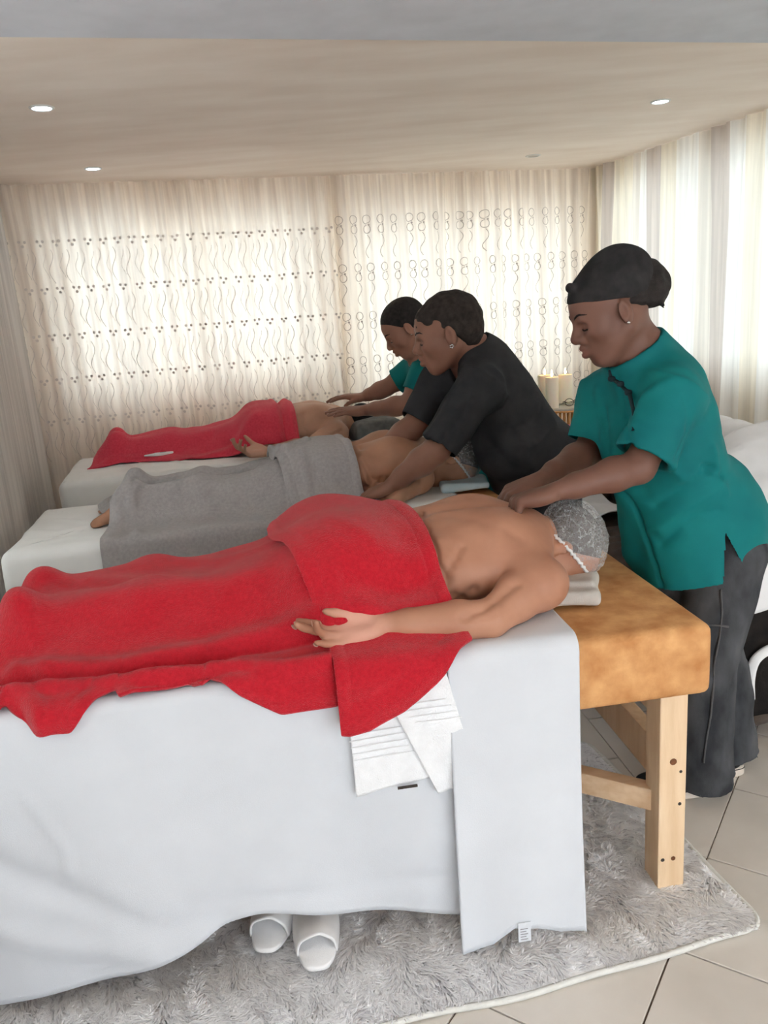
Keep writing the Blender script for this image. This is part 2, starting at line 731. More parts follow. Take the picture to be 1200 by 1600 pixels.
HOLES_B = [(0.30, 2.03, 1.03, 2.14), (2.13, 3.92, 0.87, 2.12)]
HOLES_R = [(0.22, 2.4, 0.96, 2.24), (2.65, 5.6, 0.6, 2.24)]  # second opening lies out of view, added for more light inside
ADDED_HOLES_L = [(2.3, 5.2, 0.6, 2.24)]  # unseen opening, added to let fill light in from the left
wall_mesh('wall_back', WA, E1, BW, HOLES_B, 0.2, -E2)
wall_mesh('wall_right', WB, E2, 7.2, HOLES_R, 0.2, E1)
wall_mesh('wall_left', WA, E2, 7.2, ADDED_HOLES_L, 0.2, -E1)
wall_mesh('wall_front', WA + E2 * 7.2, E1, BW, [(0.3, 3.6, 0.0, 2.15)], 0.2, E2)   # unseen wall put in to limit daylight from behind; opening sized for that


def window(n, o, d, out, h):
    root = empty('window_%d' % n, (*(o + d * h[0] + out * 0.1), h[2]), math.atan2(d[1], d[0]))
    tag(root, kind='structure')
    w, t = h[1] - h[0], h[3] - h[2]
    for lo, hi in (((0, 0, 0), (w, 0, 0.05)), ((0, 0, t - 0.05), (w, 0, t)), ((0, 0, 0.05), (0.05, 0, t - 0.05)), ((w - 0.05, 0, 0.05), (w, 0, t - 0.05)), ((w / 2 - 0.025, 0, 0.05), (w / 2 + 0.025, 0, t - 0.05))):
        MB().box((lo[0], -0.025, lo[2]), (hi[0], 0.025, hi[2])).build('frame', 'white_plastic', root)
    for k in range(2):
        MB().box((0.05 + k * (w / 2 - 0.025), -0.003, 0.05), (w / 2 - 0.025 + k * (w / 2 - 0.025), 0.003, t - 0.05)).build('pane', 'window_glass', root)


window(1, WA, E1, -E2, HOLES_B[0])
window(2, WA, E1, -E2, HOLES_B[1])
window(3, WB, E2, E1, HOLES_R[0])
window(4, WB, E2, E1, HOLES_R[1])  # unseen window, added to brighten ceiling and people
window(5, WA, E2, -E1, ADDED_HOLES_L[0])  # unseen window, added for side light on tables and ceiling

# ceiling with the lower beam in front of it
_c = [WA - E1 * 0.2 - E2 * 0.2, WB + E1 * 0.2 - E2 * 0.2, WB + E1 * 0.2 + E2 * 7.4, WA - E1 * 0.2 + E2 * 7.4]
mb = MB().add([(p[0], p[1], CEIL) for p in _c] + [(p[0], p[1], CEIL + 0.1) for p in _c],
              [(0, 3, 2, 1)[::-1], (4, 5, 6, 7), (0, 1, 5, 4), (1, 2, 6, 5), (2, 3, 7, 6), (3, 0, 4, 7)])
tag(mb.build('ceiling', 'ceiling_paint'), kind='structure')
ZB = 2.30
b0, b1 = at_z(0, 58, ZB)[:2], at_z(1200, 67, ZB)[:2]
bd = (b1 - b0) / np.linalg.norm(b1 - b0)
bn = np.array([bd[1], -bd[0]])
b0, b1 = b0 - bd * 2.2, b1 + bd * 2.2
_c = [b0, b1, b1 + bn * 1.1, b0 + bn * 1.1]
mb = MB().add([(p[0], p[1], ZB) for p in _c] + [(p[0], p[1], CEIL + 0.1) for p in _c],
              [(0, 3, 2, 1)[::-1], (4, 5, 6, 7), (0, 1, 5, 4), (1, 2, 6, 5), (2, 3, 7, 6), (3, 0, 4, 7)])
tag(mb.build('trim_1', 'beam_paint'), kind='structure')

# floor: two fields of tiles, square ones set diagonally in front, long ones under the treatment tables
fl = MB().box((-2.9, -2.6, -0.12), (5.0, 6.6, -0.006)).build('floor', 'grout')
tag(fl, kind='structure')


def clip_poly(P, n, c):
    out = []
    for i in range(len(P)):
        a, b = P[i], P[(i + 1) % len(P)]
        da, db = a @ n - c, b @ n - c
        if da <= 0:
            out.append(a)
        if (da < 0) != (db < 0) and abs(da - db) > 1e-9:
            out.append(a + (b - a) * (da / (da - db)))
    return out


FAR_TILES = MB()          # tiles out of view, behind the camera and along the walls


def tile_obj(P):
    if len(P) < 3:
        return
    P = np.array(P)
    c = P.mean(0)
    area = 0.5 * abs(sum(P[i][0] * P[(i + 1) % len(P)][1] - P[(i + 1) % len(P)][0] * P[i][1] for i in range(len(P))))
    if area < 0.0015:
        return
    q = []
    for s_, z in ((0.0022, -0.008), (0.0022, -0.0012), (0.0038, 0.0)):
        d = P - c
        l = np.linalg.norm(d, axis=1, keepdims=True)
        q.append([(*(p), z) for p in (d * (1 - 1.4 * s_ / l))])
    n = len(P)
    if not (0.75 < c[1] < 4.0 and -2.0 < c[0] < 2.2):
        FAR_TILES.add([(p[0] + c[0], p[1] + c[1], p[2]) for p in q[0] + q[2]], [tuple(range(n, 2 * n))] + [(i, (i + 1) % n, n + (i + 1) % n, n + i) for i in range(n)])
        return
    v = q[0] + q[1] + q[2]
    f = [tuple(range(2 * n, 3 * n))]
    for k in range(2):
        for i in range(n):
            j = (i + 1) % n
            f.append((k * n + i, k * n + j, (k + 1) * n + j, (k + 1) * n + i))
    o = link('tile', mesh('tile', v, f), 'tile_glaze', fl, smooth=False)
    o.location = (c[0], c[1], 0)


TU = np.array([0.566, 0.8244])
TV = np.array([-0.8244, 0.566])
TS = 0.3565
KEEP = [(-E1, float(-E1 @ WA)), (E1, float(E1 @ WB)), (-E2, float(-E2 @ WA)), (E2, float(E2 @ WA) + 7.4)]


def room_clip(P):
    for n, c in KEEP:
        P = clip_poly(P, n, c)
        if len(P) < 3:
            return []
    return P


for i in range(-12, 22):
    for j in range(-16, 18):
        u0, v0 = 1.254 + i * TS, 0.382 + j * TS
        cen = TU * (u0 + TS / 2) + TV * (v0 + TS / 2)
        P = [TU * u0 + TV * v0, TU * (u0 + TS) + TV * v0, TU * (u0 + TS) + TV * (v0 + TS), TU * u0 + TV * (v0 + TS)]
        if v0 > 0.38 and u0 > 1.96:
            continue
        tile_obj(room_clip(P))
PX = np.array([0.992, 0.125])
PY = np.array([-0.125, 0.992])
for i in range(-20, 12):
    for j in range(-3, 12):
        x0 = 1.0 + i * 0.251
        y0 = 1.995 + (0.25 if i % 2 else 0.0) - 0.011 * (i % 2) + j * 0.499
        P = [PX * x0 + PY * y0, PX * (x0 + 0.251) + PY * y0, PX * (x0 + 0.251) + PY * (y0 + 0.499), PX * x0 + PY * (y0 + 0.499)]
        P = clip_poly(P, -TV, -0.382)
        if len(P) >= 3:
            P = clip_poly(P, -TU, -1.967)
        if len(P) >= 3:
            tile_obj(room_clip(P))

tag(FAR_TILES.build('tile_field', 'tile_glaze', fl), kind='stuff')

# recessed ceiling lamps
glow('lamp_light', (205, 235, 255), 14.0)
mat('lamp_rim', (225, 225, 222), 0.4, 0.02)
mat('lamp_dead', (200, 190, 178), 0.5, 0.02)
for (x, y, lab, on) in ((65, 168, 'lit round ceiling spotlight above the left side, nearest the grey beam', 1),
                        (145, 263, 'lit round ceiling spotlight above the left curtain, smallest of the lit ones', 1),
                        (1032, 158, 'lit round ceiling spotlight on the right, above the person in green', 1),
                        (833, 243, 'unlit flush round ceiling fitting near the back curtain', 0)):
    p = at_z(x, y, CEIL)
    t = tag(empty('ceiling_lamp', tuple(p)), lab, 'ceiling lamp', 'recessed ceiling lamps')
    MB().lathe((0, 0, 0), [(0.036, 0.004), (0.036, -0.003), (0.039, -0.006), (0.048, -0.003), (0.05, 0.004)], 28).build('rim', 'lamp_rim', t, True)
    MB().lathe((0, 0, 0), [(0.001, -0.004), (0.02, -0.004), (0.0355, -0.001), (0.0355, 0.006)][::1], 28).build('lens', 'lamp_light' if on else 'lamp_dead', t, True)

# ------------------------------------------------------------------ curtains
sheer('sheer_cream', (253, 241, 229), trans=0.38)
sheer('sheer_side', (236, 231, 226), trans=0.40)
STR = []
_cols = {'w': ((255, 253, 248), 0.10), 'c': ((252, 244, 228), 0.06), 'g': ((222, 212, 204), 0.03), 'b': ((243, 236, 226), 0.05)}
_seq = [(0.0, 'c'), (0.075, 'g'), (0.115, 'c'), (0.185, 'b'), (0.215, 'w'), (0.24, 'g'), (0.285, 'c'), (0.33, 'w'), (0.40, 'b'), (0.435, 'g'), (0.485, 'w'),
        (0.53, 'c'), (0.575, 'w'), (0.65, 'g'), (0.70, 'c'), (0.78, 'w'), (0.84, 'g'), (0.89, 'c'), (0.96, 'w')]
sheer('sheer_striped', (255, 255, 255), stripes=[(p * 3.2 / 5.9, *_cols[k]) for p, k in _seq] + [(0.5424 + 0.46 * i / 12, *_cols['gcwbgcwcgwcb'[i]]) for i in range(12)])
mat('embroidery', (222, 212, 204), 0.8, 0.08, 60)
mat('embroidery_dark', (196, 184, 175), 0.8, 0.08, 60)


def curtain_fn(o, d, inn, length, seed, gap=0.11, amp=0.026, pleat=0.085):
    r = np.random.default_rng(seed)
    ph = r.uniform(0, 6.28, 8)
    ww = r.uniform(0.75, 1.35, 8)

    def fn(s, z):
        s, z = np.broadcast_arrays(np.asarray(s, float), np.asarray(z, float))
        top = np.clip((z - 1.85) / 0.5, 0, 1)
        sw = s + 0.02 * np.sin(2.1 * s + ph[0]) + 0.012 * np.sin(1.3 * z + 5 * s + ph[1]) * (1 - top)
        f = np.sin(2 * np.pi * sw / pleat + 1.5 * np.sin(3.1 * s + ph[2])) * (0.4 + 0.6 * top)
        f = f + 0.9 * np.sin(2 * np.pi * sw / (pleat * 2.7) * ww[3] + ph[3] + 0.5 * z) * (1 - 0.5 * top)
        f = f + 0.8 * np.sin(2 * np.pi * s / 0.61 * ww[4] + ph[4] - 0.3 * z) * (1 - 0.7 * top)
        f = np.sign(f) * np.abs(f) ** 0.8
        off = gap + amp * f * (0.8 + 0.35 * np.sin(4.7 * s + ph[5]))
        x = o[0] + d[0] * s + inn[0] * off
        y = o[1] + d[1] * s + inn[1] * off
        return np.stack([x, y, z * np.ones_like(x)], -1)
    return fn


def curtain(fn, s0, s1, label, m, z0=0.04, z1=CEIL - 0.004, step=0.009, nz=70):
    ns = int((s1 - s0) / step)
    s = np.linspace(s0, s1, ns)
    z = np.linspace(z0, z1, nz)
    P = fn(s[:, None], z[None, :])
    me = quick_mesh('curtain', P.reshape(-1, 3), grid_faces(ns, nz))
    set_attr(me, 'across', np.repeat((s - s0) / (s1 - s0), nz))
    o = link('curtain', me, m)
    tag(o, label, 'curtain', 'sheer curtains')
    # heading tape along the top
    h = fn(s[:, None], np.array([CEIL - 0.035, CEIL - 0.012])[None, :])
    return o


def ribbon(mb, fn, path, w, lift=0.004, inn=None):
    """narrow stitched line on a curtain; path in (s, z)"""
    p = np.array(path)
    t = np.gradient(p, axis=0)
    t /= np.linalg.norm(t, axis=1, keepdims=True) + 1e-9
    n = np.stack([-t[:, 1], t[:, 0]], 1) * w / 2
    L = fn((p + n)[:, 0], (p + n)[:, 1])
    Rr = fn((p - n)[:, 0], (p - n)[:, 1])
    off = np.array([inn[0], inn[1], 0]) * lift
    k = len(p)
    v = np.concatenate([L + off, Rr + off])
    mb.add(v, [(i, i + 1, k + i + 1, k + i) for i in range(k - 1)])


def dot(mb, fn, s, z, r, inn, lift=0.004):
    a = np.linspace(0, 2 * np.pi, 9)[:-1]
    p = fn(s + r * np.cos(a), z + r * np.sin(a)) + np.array([inn[0], inn[1], 0]) * lift
    mb.add(p, [tuple(range(8))])


S_SPLIT = 2.08
fnL = curtain_fn(WA, E1, E2, BW, 3)
fnR = curtain_fn(WA, E1, E2, BW, 11, gap=0.13)
cl = curtain(fnL, 0.03, S_SPLIT + 0.12, 'cream sheer curtain with rows of embroidered dot clusters, left of the back wall', 'sheer_cream')
cr = curtain(fnR, S_SPLIT, BW - 0.04, 'cream sheer curtain embroidered with looping scrolls, right half of the back wall', 'sheer_cream')
rr = np.random.default_rng(5)
mb = MB()
rows = [2.02, 1.74, 1.46, 1.19, 0.93]
for ri, z in enumerate(rows):
    s = 0.06
    while s < S_SPLIT + 0.02:
        for a, b in ((-0.016, 0.0), (0.016, 0.0), (0.0, -0.024)):
            dot(mb, fnL, s + a, z + b + rr.normal() * 0.002, 0.0092, E2)
        if ri < 4 or True:
            t = np.linspace(0, 1, 18)
            ph = rr.uniform(0, 0.6)
            ribbon(mb, fnL, np.stack([s + 0.045 + 0.017 * np.sin(2 * np.pi * t + ph), z - 0.05 - t * 0.2], 1), 0.004, inn=E2)
            ribbon(mb, fnL, np.stack([s + 0.012 + 0.012 * np.sin(2 * np.pi * t + ph + 1), z - 0.07 - t * 0.15], 1), 0.003, inn=E2)
        s += 0.092 + rr.normal() * 0.006
mb.build('embroidery', 'embroidery', cl)
mb = MB()
for ri, z in enumerate([2.03, 1.72, 1.40, 1.10, 0.84]):
    s = S_SPLIT + 0.06
    while s < BW - 0.1:
        t = np.linspace(0, 1, 22)
        a = 2 * np.pi * t
        ribbon(mb, fnR, np.stack([s + 0.024 * np.sin(a), z + 0.034 - 0.03 * np.cos(a) * (0.8 + 0.2 * t)], 1), 0.0045, inn=E2)
        ribbon(mb, fnR, np.stack([s + 0.021 * np.sin(-a * 0.9), z - 0.03 + 0.026 * np.cos(a * 0.9)], 1), 0.0045, inn=E2)
        dot(mb, fnR, s + 0.012, z - 0.002, 0.007, E2)
        t2 = np.linspace(0, 1, 16)
        ribbon(mb, fnR, np.stack([s + 0.016 * np.sin(2 * np.pi * t2), z - 0.065 - t2 * 0.15], 1), 0.004, inn=E2)
        s += 0.098 + rr.normal() * 0.006
mb.build('embroidery', 'embroidery_dark', cr)
fnW = curtain_fn(WB, E2, -E1, 5.9, 21, gap=0.10, amp=0.020, pleat=0.13)
curtain(fnW, 0.02, 5.9, 'cream and grey vertically striped sheer curtain along the right wall', 'sheer_striped', step=0.012)
fnS = curtain_fn(WA, E2, E1, 4.5, 31, gap=0.065, amp=0.018, pleat=0.19)
curtain(fnS, 0.03, 5.5, 'plain pale curtain along the left wall beside the table feet', 'sheer_side', step=0.015)
# ------------------------------------------------------------------ treatment tables and their sheets
mat('suede', (222, 170, 116), 0.75, scale=15, rgb2=(188, 130, 80), bump=0.35, bscale=130, spec=0.15, detail=8)
mat('pine', (236, 209, 176), 0.6, scale=7, rgb2=(222, 190, 152), stretch=(6, 6, 0.7), bump=0.06, bscale=60)
mat('pine_long', (232, 203, 170), 0.6, scale=7, rgb2=(216, 180, 142), stretch=(0.7, 6, 6), bump=0.06, bscale=60)
mat('knot', (120, 76, 48), 0.7, 0.2, 60)
mat('nail', (60, 52, 48), 0.5, 0.1)
mat('print_grey', (150, 150, 155), 0.8, 0.03)
mat('sheet_white', (212, 216, 223), 0.8, 0.015, 9, bump=0.12, bscale=420)
mat('sheet_warm', (236, 236, 234), 0.8, 0.015, 9, bump=0.12, bscale=420)
mat('towel_white', (240, 242, 246), 0.9, 0.02, 40, bump=0.5, bscale=330)


class Bed:
    def __init__(s, o, ang, w, top, length=1.9):
        s.o, s.a, s.w, s.top, s.length = np.array([*o, 0.0]), math.radians(ang), w, top, length
        s.u = np.array([math.cos(s.a), math.sin(s.a), 0])
        s.v = np.array([-s.u[1], s.u[0], 0])
        s.R = np.stack([s.u, s.v, np.array([0, 0, 1.0])], 1)

    def P(s, u, v, z):
        return s.o + s.u * u + s.v * v + np.array([0, 0, z])

    def loc(s, p):
        return s.R.T @ (np.array(p) - s.o)

    def place(s, o):
        o.location = tuple(s.o)
        o.rotation_euler = (0, 0, s.a)
        return o


BED1 = Bed((-1.096, 1.475), 7, 0.66, 0.735, 1.85)
BED2 = Bed((-1.38, 2.78), 10, 0.70, 0.72, 1.9)
BED3 = Bed((-1.64, 4.03), 13, 0.78, 0.72, 1.9)


def table(b, label):
    t = tag(b.place(empty('massage_table')), label, 'massage table', 'treatment tables')
    L, W, T = b.length, b.w, b.top
    zc = T - 0.178
    U0 = 0.10 if b is BED1 else 0.0
    MB().box((U0, 0, zc), (L, W, T)).build('cushion', 'suede', t, True, bevel=0.03, segs=4)
    for i, (u, v) in enumerate(((L - 0.115, 0.03), (L - 0.70, W - 0.10), (U0 + 0.05, 0.03), (U0 + 0.05, W - 0.10))):
        lg = MB().box((u, v, 0), (u + 0.07, v + 0.075, zc + 0.004)).build('leg', 'pine', t, bevel=0.004)
        for (dx, z, r, mm) in () if i else ((0.035, 0.375, 0.009, 'knot'), (0.055, 0.345, 0.004, 'nail'), (0.054, 0.255, 0.0045, 'nail'), (0.012, 0.1, 0.005, 'nail'), (0.04, 0.1, 0.006, 'knot')):
            k = MB().lathe((0, 0, 0), [(r * 0.6, 0.0), (r, 0.0), (r, 0.0015), (r * 0.5, 0.002)], 10, Matrix.Rotation(math.pi / 2, 3, 'X')).build('knot' if mm == 'knot' else 'nail_head', mm, lg)
            k.location = (u + dx, v + 0.0005, z)
    for u in (L - 0.08, U0 + 0.085):
        MB().box((u - 0.02, 0.105, 0.29), (u + 0.02, W - 0.10, 0.40)).build('end_rail', 'pine', t, bevel=0.003)
        MB().box((u - 0.02, 0.105, zc - 0.09), (u + 0.02, W - 0.10, zc)).build('end_rail', 'pine', t, bevel=0.003)
    MB().box((0.12, 0.05, zc - 0.09), (L - 0.115, 0.09, zc + 0.001)).build('side_rail', 'pine_long', t, bevel=0.003) if b is not BED1 else None
    MB().box((0.12, W - 0.09, zc - 0.09), (L - 0.115, W - 0.05, zc + 0.001)).build('side_rail', 'pine_long', t, bevel=0.003)
    a = Vector((L - 0.10, 0.085, 0.245))
    MB().beam(a, a + Vector((-0.62, 0.50, 0)), 0.04, 0.06).build('brace', 'pine_long', t, bevel=0.003)
    return t


T1 = table(BED1, 'pine massage table with tan suede cushion, nearest and partly uncovered')
T2 = table(BED2, 'middle massage table standing under the white sheet and grey towels')
T3 = table(BED3, 'farthest massage table standing by the back curtain under a white sheet')


def cover(name, b, u0, u1, hem, m, lift=0.005, r=0.03, n=300, hang_far=None, flare=0.03, waves=(), seed=1, creases=()):
    """sheet over a table: from its middle line out to the near side, the foot end and the far side, then hanging"""
    W, T = b.w, b.top + lift
    g = 0.006
    path = []
    # near side from head to foot, corner, foot end, corner, far side
    per = [(u1, -g), (u0 - g + 0.03, -g)]
    A = np.linspace(0, 1, n)
    pts, nor = [], []
    Ls = [u1 - u0 - 0.03, 0.047, W - 0.06, 0.047, u1 - u0 - 0.03]
    tot = sum(Ls)
    for a in A:
        d = a * tot
        if d < Ls[0]:
            p, q = (u1 - d, -g), (0, -1)
        elif d < Ls[0] + Ls[1]:
            t = (d - Ls[0]) / Ls[1] * math.pi / 2
            p, q = (u0 + 0.03 - (0.03 + g) * math.sin(t), 0.03 - (0.03 + g) * math.cos(t)), (-math.sin(t), -math.cos(t))
        elif d < sum(Ls[:3]):
            p, q = (u0 - g, 0.03 + d - Ls[0] - Ls[1]), (-1, 0)
        elif d < sum(Ls[:4]):
            t = (d - sum(Ls[:3])) / Ls[3] * math.pi / 2
            p, q = (u0 + 0.03 - (0.03 + g) * math.cos(t), W - 0.03 + (0.03 + g) * math.sin(t)), (-math.cos(t), math.sin(t))
        else:
            p, q = (u0 + 0.03 + d - sum(Ls[:4]), W + g), (0, 1)
        pts.append(p)
        nor.append(q)
    pts, nor = np.array(pts), np.array(nor)
    S = []
    side = np.where(nor[:, 1] < -0.5, 0, np.where(nor[:, 0] < -0.5, 1, 2))
    hz = np.array([hem(p[0], k) for p, k in zip(pts, side)])
    hz = np.convolve(np.pad(hz, 6, mode='edge'), np.ones(13) / 13, 'valid')
    spine = np.stack([np.clip(pts[:, 0], u0 + W / 2, u1), np.full(n, W / 2)], 1)
    nt, nd = 16, 46
    rows = []
    for k in range(nt):
        f = k / nt
        q = spine + (pts - nor * r - spine) * f
        z = np.full(n, T)
        rows.append(np.concatenate([q, z[:, None]], 1))
    for k in range(6):
        t = k / 6 * math.pi / 2
        q = pts - nor * r + nor * (r * math.sin(t))
        rows.append(np.concatenate([q, np.full((n, 1), T - r + r * math.cos(t))], 1))
    d = A * tot
    for k in range(nd + 1):
        f = k / nd
        z = (T - r) * (1 - f) + hz * f
        dep = (T - r - z)
        out = flare * np.clip(dep / 0.6, 0, 1.2) ** 1.3
        for lam, amp, ph, sl in waves:
            out = out + amp * np.clip(dep / 0.5, 0, 1) * np.sin(2 * np.pi * d / lam + ph + sl * dep)
        q = pts + nor * out[:, None]
        rows.append(np.concatenate([q, z[:, None]], 1))
    S = np.stack(rows, 1)
    S = S[::-1] if False else S
    fl_ = S.reshape(-1, 3)
    top = (S[:, :, 2] > T - 0.002)
    S[:, :, 2] += np.where(top, 0.002 * wob(fl_ * np.array([1, 1.6, 0]), 22, seed).reshape(S.shape[:2]) ** 2, 0)
    N = grid_normals(S)
    fl2 = S.reshape(-1, 3)
    dsp = 0.0012 * wob(fl2 * np.array([1, 1, 0.7]), 40, seed + 2) + 0.0025 * wob(fl2 * np.array([1, 1, 0.4]), 12, seed + 3)
    for pts, w, amp in creases:
        best = np.full(len(fl2), 1e9)
        for a, c in zip(pts[:-1], pts[1:]):
            best = np.minimum(best, segdist(fl2, a, c)[0])
        dsp += amp * np.exp(-(best / w) ** 2)
    if N[n // 4, 3, 2] < 0:
        N = -N
    S = S + N * dsp.reshape(S.shape[0], S.shape[1], 1)
    o = cloth(name, S, m, None, 0.003)
    b.place(o)
    return o


def hem1(u, side):
    if side == 0:
        return float(np.interp(u, [-0.1, 0.1, 0.3, 0.5, 0.62, 0.70, 0.78, 0.9, 1.05, 1.3, 1.6], [0.03, 0.035, 0.06, 0.10, 0.14, 0.185, 0.175, 0.135, 0.115, 0.085, 0.08]))
    return 0.06 if side == 1 else 0.45


s1 = cover('bed_sheet', BED1, 0.09, 1.40, hem1, 'sheet_white', waves=((0.9, 0.02, 0.6, 2.0), (0.33, 0.006, 1.0, 5.0)), flare=0.02, seed=2,
           creases=[([(0.05, -0.015, 0.57), (0.4, -0.015, 0.595), (0.75, -0.015, 0.60), (0.95, -0.015, 0.62)], 0.006, 0.004),
                    ([(0.1, -0.015, 0.545), (0.4, -0.015, 0.57), (0.75, -0.015, 0.575)], 0.005, 0.003),
                    ([(0.93, -0.015, 0.66), (0.94, -0.02, 0.4), (0.94, -0.03, 0.14)], 0.004, 0.003),
                    ([(0.1, -0.02, 0.5), (0.25, -0.02, 0.36), (0.5, -0.03, 0.21), (0.66, -0.03, 0.18)], 0.035, -0.014),
                    ([(0.08, -0.03, 0.30), (0.3, -0.03, 0.18), (0.5, -0.03, 0.14)], 0.03, 0.012),
                    ([(0.6, -0.02, 0.24), (0.75, -0.02, 0.215), (0.95, -0.02, 0.19), (1.2, -0.02, 0.2)], 0.02, -0.006),
                    ([(0.3, -0.02, 0.55), (0.36, -0.02, 0.42), (0.36, -0.02, 0.36)], 0.012, 0.005)])
tag(s1, 'plain white sheet hanging almost to the rug from the nearest table', 'bed sheet', 'white table sheets')
s2 = cover('bed_sheet', BED2, -0.01, 1.72, lambda u, k: 0.12, 'sheet_warm', lift=0.012, waves=((0.4, 0.012, 0.3, 1), (0.21, 0.005, 1.0, 2)), seed=4, r=0.045,
           creases=[([(0.02, 0.3, 0.73), (0.15, 0.22, 0.73), (0.30, 0.30, 0.73)], 0.02, 0.008), ([(0.1, 0.45, 0.73), (0.25, 0.33, 0.73)], 0.015, 0.006), ([(0.08, 0.05, 0.73), (0.2, 0.12, 0.73), (0.33, 0.08, 0.73)], 0.015, 0.006)])
tag(s2, 'white sheet under the grey towels on the middle table', 'bed sheet', 'white table sheets')
s3 = cover('bed_sheet', BED3, -0.01, 1.86, lambda u, k: 0.12, 'sheet_warm', lift=0.014, waves=((0.5, 0.012, 0.3, 1), (0.24, 0.005, 1.0, 2)), seed=6, r=0.045,
           creases=[([(0.35, 0.30, 0.73), (0.6, 0.12, 0.73), (0.8, 0.02, 0.72)], 0.018, 0.010), ([(0.55, 0.25, 0.73), (0.8, 0.12, 0.73), (0.98, 0.04, 0.72)], 0.014, 0.010), ([(0.1, 0.4, 0.73), (0.4, 0.33, 0.73)], 0.02, 0.006)])
tag(s3, 'white sheet on the farthest table under the bright red towel', 'bed sheet', 'white table sheets')

# folded drape over the near side of the first table, two small towels beside it
def hang(name, b, u0, u1, vtop, zhem, m, thick, out0=0.012, flare=0.05, n=60, lift=0.012, ripple=0.004, skew=0.0, seed=1, uh0=None, uh1=None):
    """cloth laid on the top and hanging over the near edge; zhem(t) with t 0..1 across"""
    T = b.top + lift
    r = 0.035
    S = np.zeros((n, 69, 3))
    uh0 = u0 if uh0 is None else uh0
    uh1 = u1 if uh1 is None else uh1
    for i, t in enumerate(np.linspace(0, 1, n)):
        zh = zhem(t)
        pts = []
        for f in np.linspace(0, 1, 14)[:-1]:
            pts.append((vtop * (1 - f) + (-out0 + r) * f, T, 0))
        for f in np.linspace(0, math.pi / 2, 8)[:-1]:
            pts.append((-out0 + r - r * math.sin(f), T - r + r * math.cos(f), 0))
        for f in np.linspace(0, 1, 49):
            z = (T - r) * (1 - f) + zh * f
            dep = T - r - z
            pts.append((-out0 - flare * min(dep / 0.65, 1.2) ** 1.2 - ripple * min(dep / 0.4, 1) * math.sin(9 * t + seed + 2 * dep), z, f))
        for j, (v, z, f) in enumerate(pts):
            uu = (u0 + (u1 - u0) * t) * (1 - f) + (uh0 + (uh1 - uh0) * t) * f
            S[i, j] = (uu, v, z)
    o = cloth(name, S[::-1], m, None, thick)
    return b.place(o)


dz = lambda t: float(np.interp(t, [0, 0.1, 0.25, 0.42, 0.6, 0.8, 1.0], [0.035, 0.035, 0.045, 0.085, 0.075, 0.045, 0.04]))
d1 = hang('folded_sheet', BED1, 1.215, 1.515, 0.30, dz, 'sheet_white', 0.006, out0=0.02, flare=0.065, lift=0.022, ripple=0.008, seed=2, uh0=1.2, uh1=1.50)
tag(d1, 'narrow folded white sheet draped over the nearest table edge, reaching the rug', 'folded sheet')
lb = MB().box((1.332, -0.096, 0.048), (1.362, -0.094, 0.10)).build('care_tag', 'sheet_white', d1)
for k in range(5):
    MB().box((1.337, -0.0965, 0.054 + k * 0.007), (1.355 - 0.004 * (k % 2), -0.096, 0.0560 + k * 0.007)).build('print_line', 'print_grey', lb)
w1 = hang('hand_towel', BED1, 0.99, 1.16, 0.2, lambda t: 0.445 + 0.03 * t, 'towel_white', 0.006, out0=0.022, flare=0.004, lift=0.012, uh0=0.992, uh1=1.21)
tag(w1, 'small white hand towel hanging beside the folded sheet, wider and on the left', 'hand towel', 'white hand towels')
MB().box((1.085, -0.034, 0.452), (1.13, -0.0305, 0.4575)).build('label_tag', 'nail', w1)
for k in range(5):
    MB().tube([(0.985 + 0.002 * k, -0.0295, 0.60 - 0.016 * k), (1.16 + 0.006 * k, -0.0295, 0.605 - 0.016 * k)], 0.0011, 5).build('woven_rib', 'towel_white', w1)
w2 = hang('hand_towel', BED1, 1.06, 1.21, 0.2, lambda t: 0.43 + 0.01 * t, 'towel_white', 0.006, out0=0.031, flare=0.004, lift=0.019, uh0=1.175, uh1=1.27)
tag(w2, 'small white hand towel hanging aslant, half behind the folded sheet', 'hand towel', 'white hand towels')
for k in range(4):
    MB().tube([(1.10 + 0.011 * k, -0.0385, 0.66 - 0.016 * k), (1.205 + 0.011 * k, -0.0385, 0.66 - 0.016 * k)], 0.0011, 5).build('woven_rib', 'towel_white', w2)
# ------------------------------------------------------------------ people: shared shapes
def skin(name, rgb, dark, palm, lip):
    m = mat(name, rgb, 0.5, scale=7, rgb2=dark, bump=0.05, bscale=260, spec=0.35, sss=0.0)
    tint_mat(m, palm, 'tint')
    return m


skin('skin_green', (122, 86, 72), (108, 74, 62), (146, 92, 82), None)
skin('skin_black', (142, 100, 82), (126, 86, 70), (160, 106, 92), None)
skin('skin_third', (154, 110, 92), (136, 96, 80), (170, 118, 102), None)
skin('skin_client_near', (188, 138, 112), (166, 116, 92), (222, 168, 150), None)
skin('skin_client_mid', (188, 140, 112), (166, 120, 94), (205, 152, 132), None)
skin('skin_client_far', (200, 156, 132), (180, 136, 112), (214, 166, 146), None)
mat('hair_black', (46, 42, 41), 0.7, 0.2, 60, bump=0.6, bscale=300, spec=0.2)
mat('hair_soft', (56, 50, 47), 0.75, 0.2, 50, bump=0.5, bscale=400, spec=0.15)
mat('wrap_black', (50, 49, 50), 0.85, 0.15, 30, bump=0.3, bscale=260, spec=0.15)
mat('lash', (30, 22, 20), 0.7, 0.1)
mat('eye_white', (215, 205, 198), 0.25, 0.03)
mat('gold', (214, 170, 96), 0.25, 0.05, metal=1.0)
mat('silver', (220, 220, 222), 0.2, 0.03, metal=1.0)


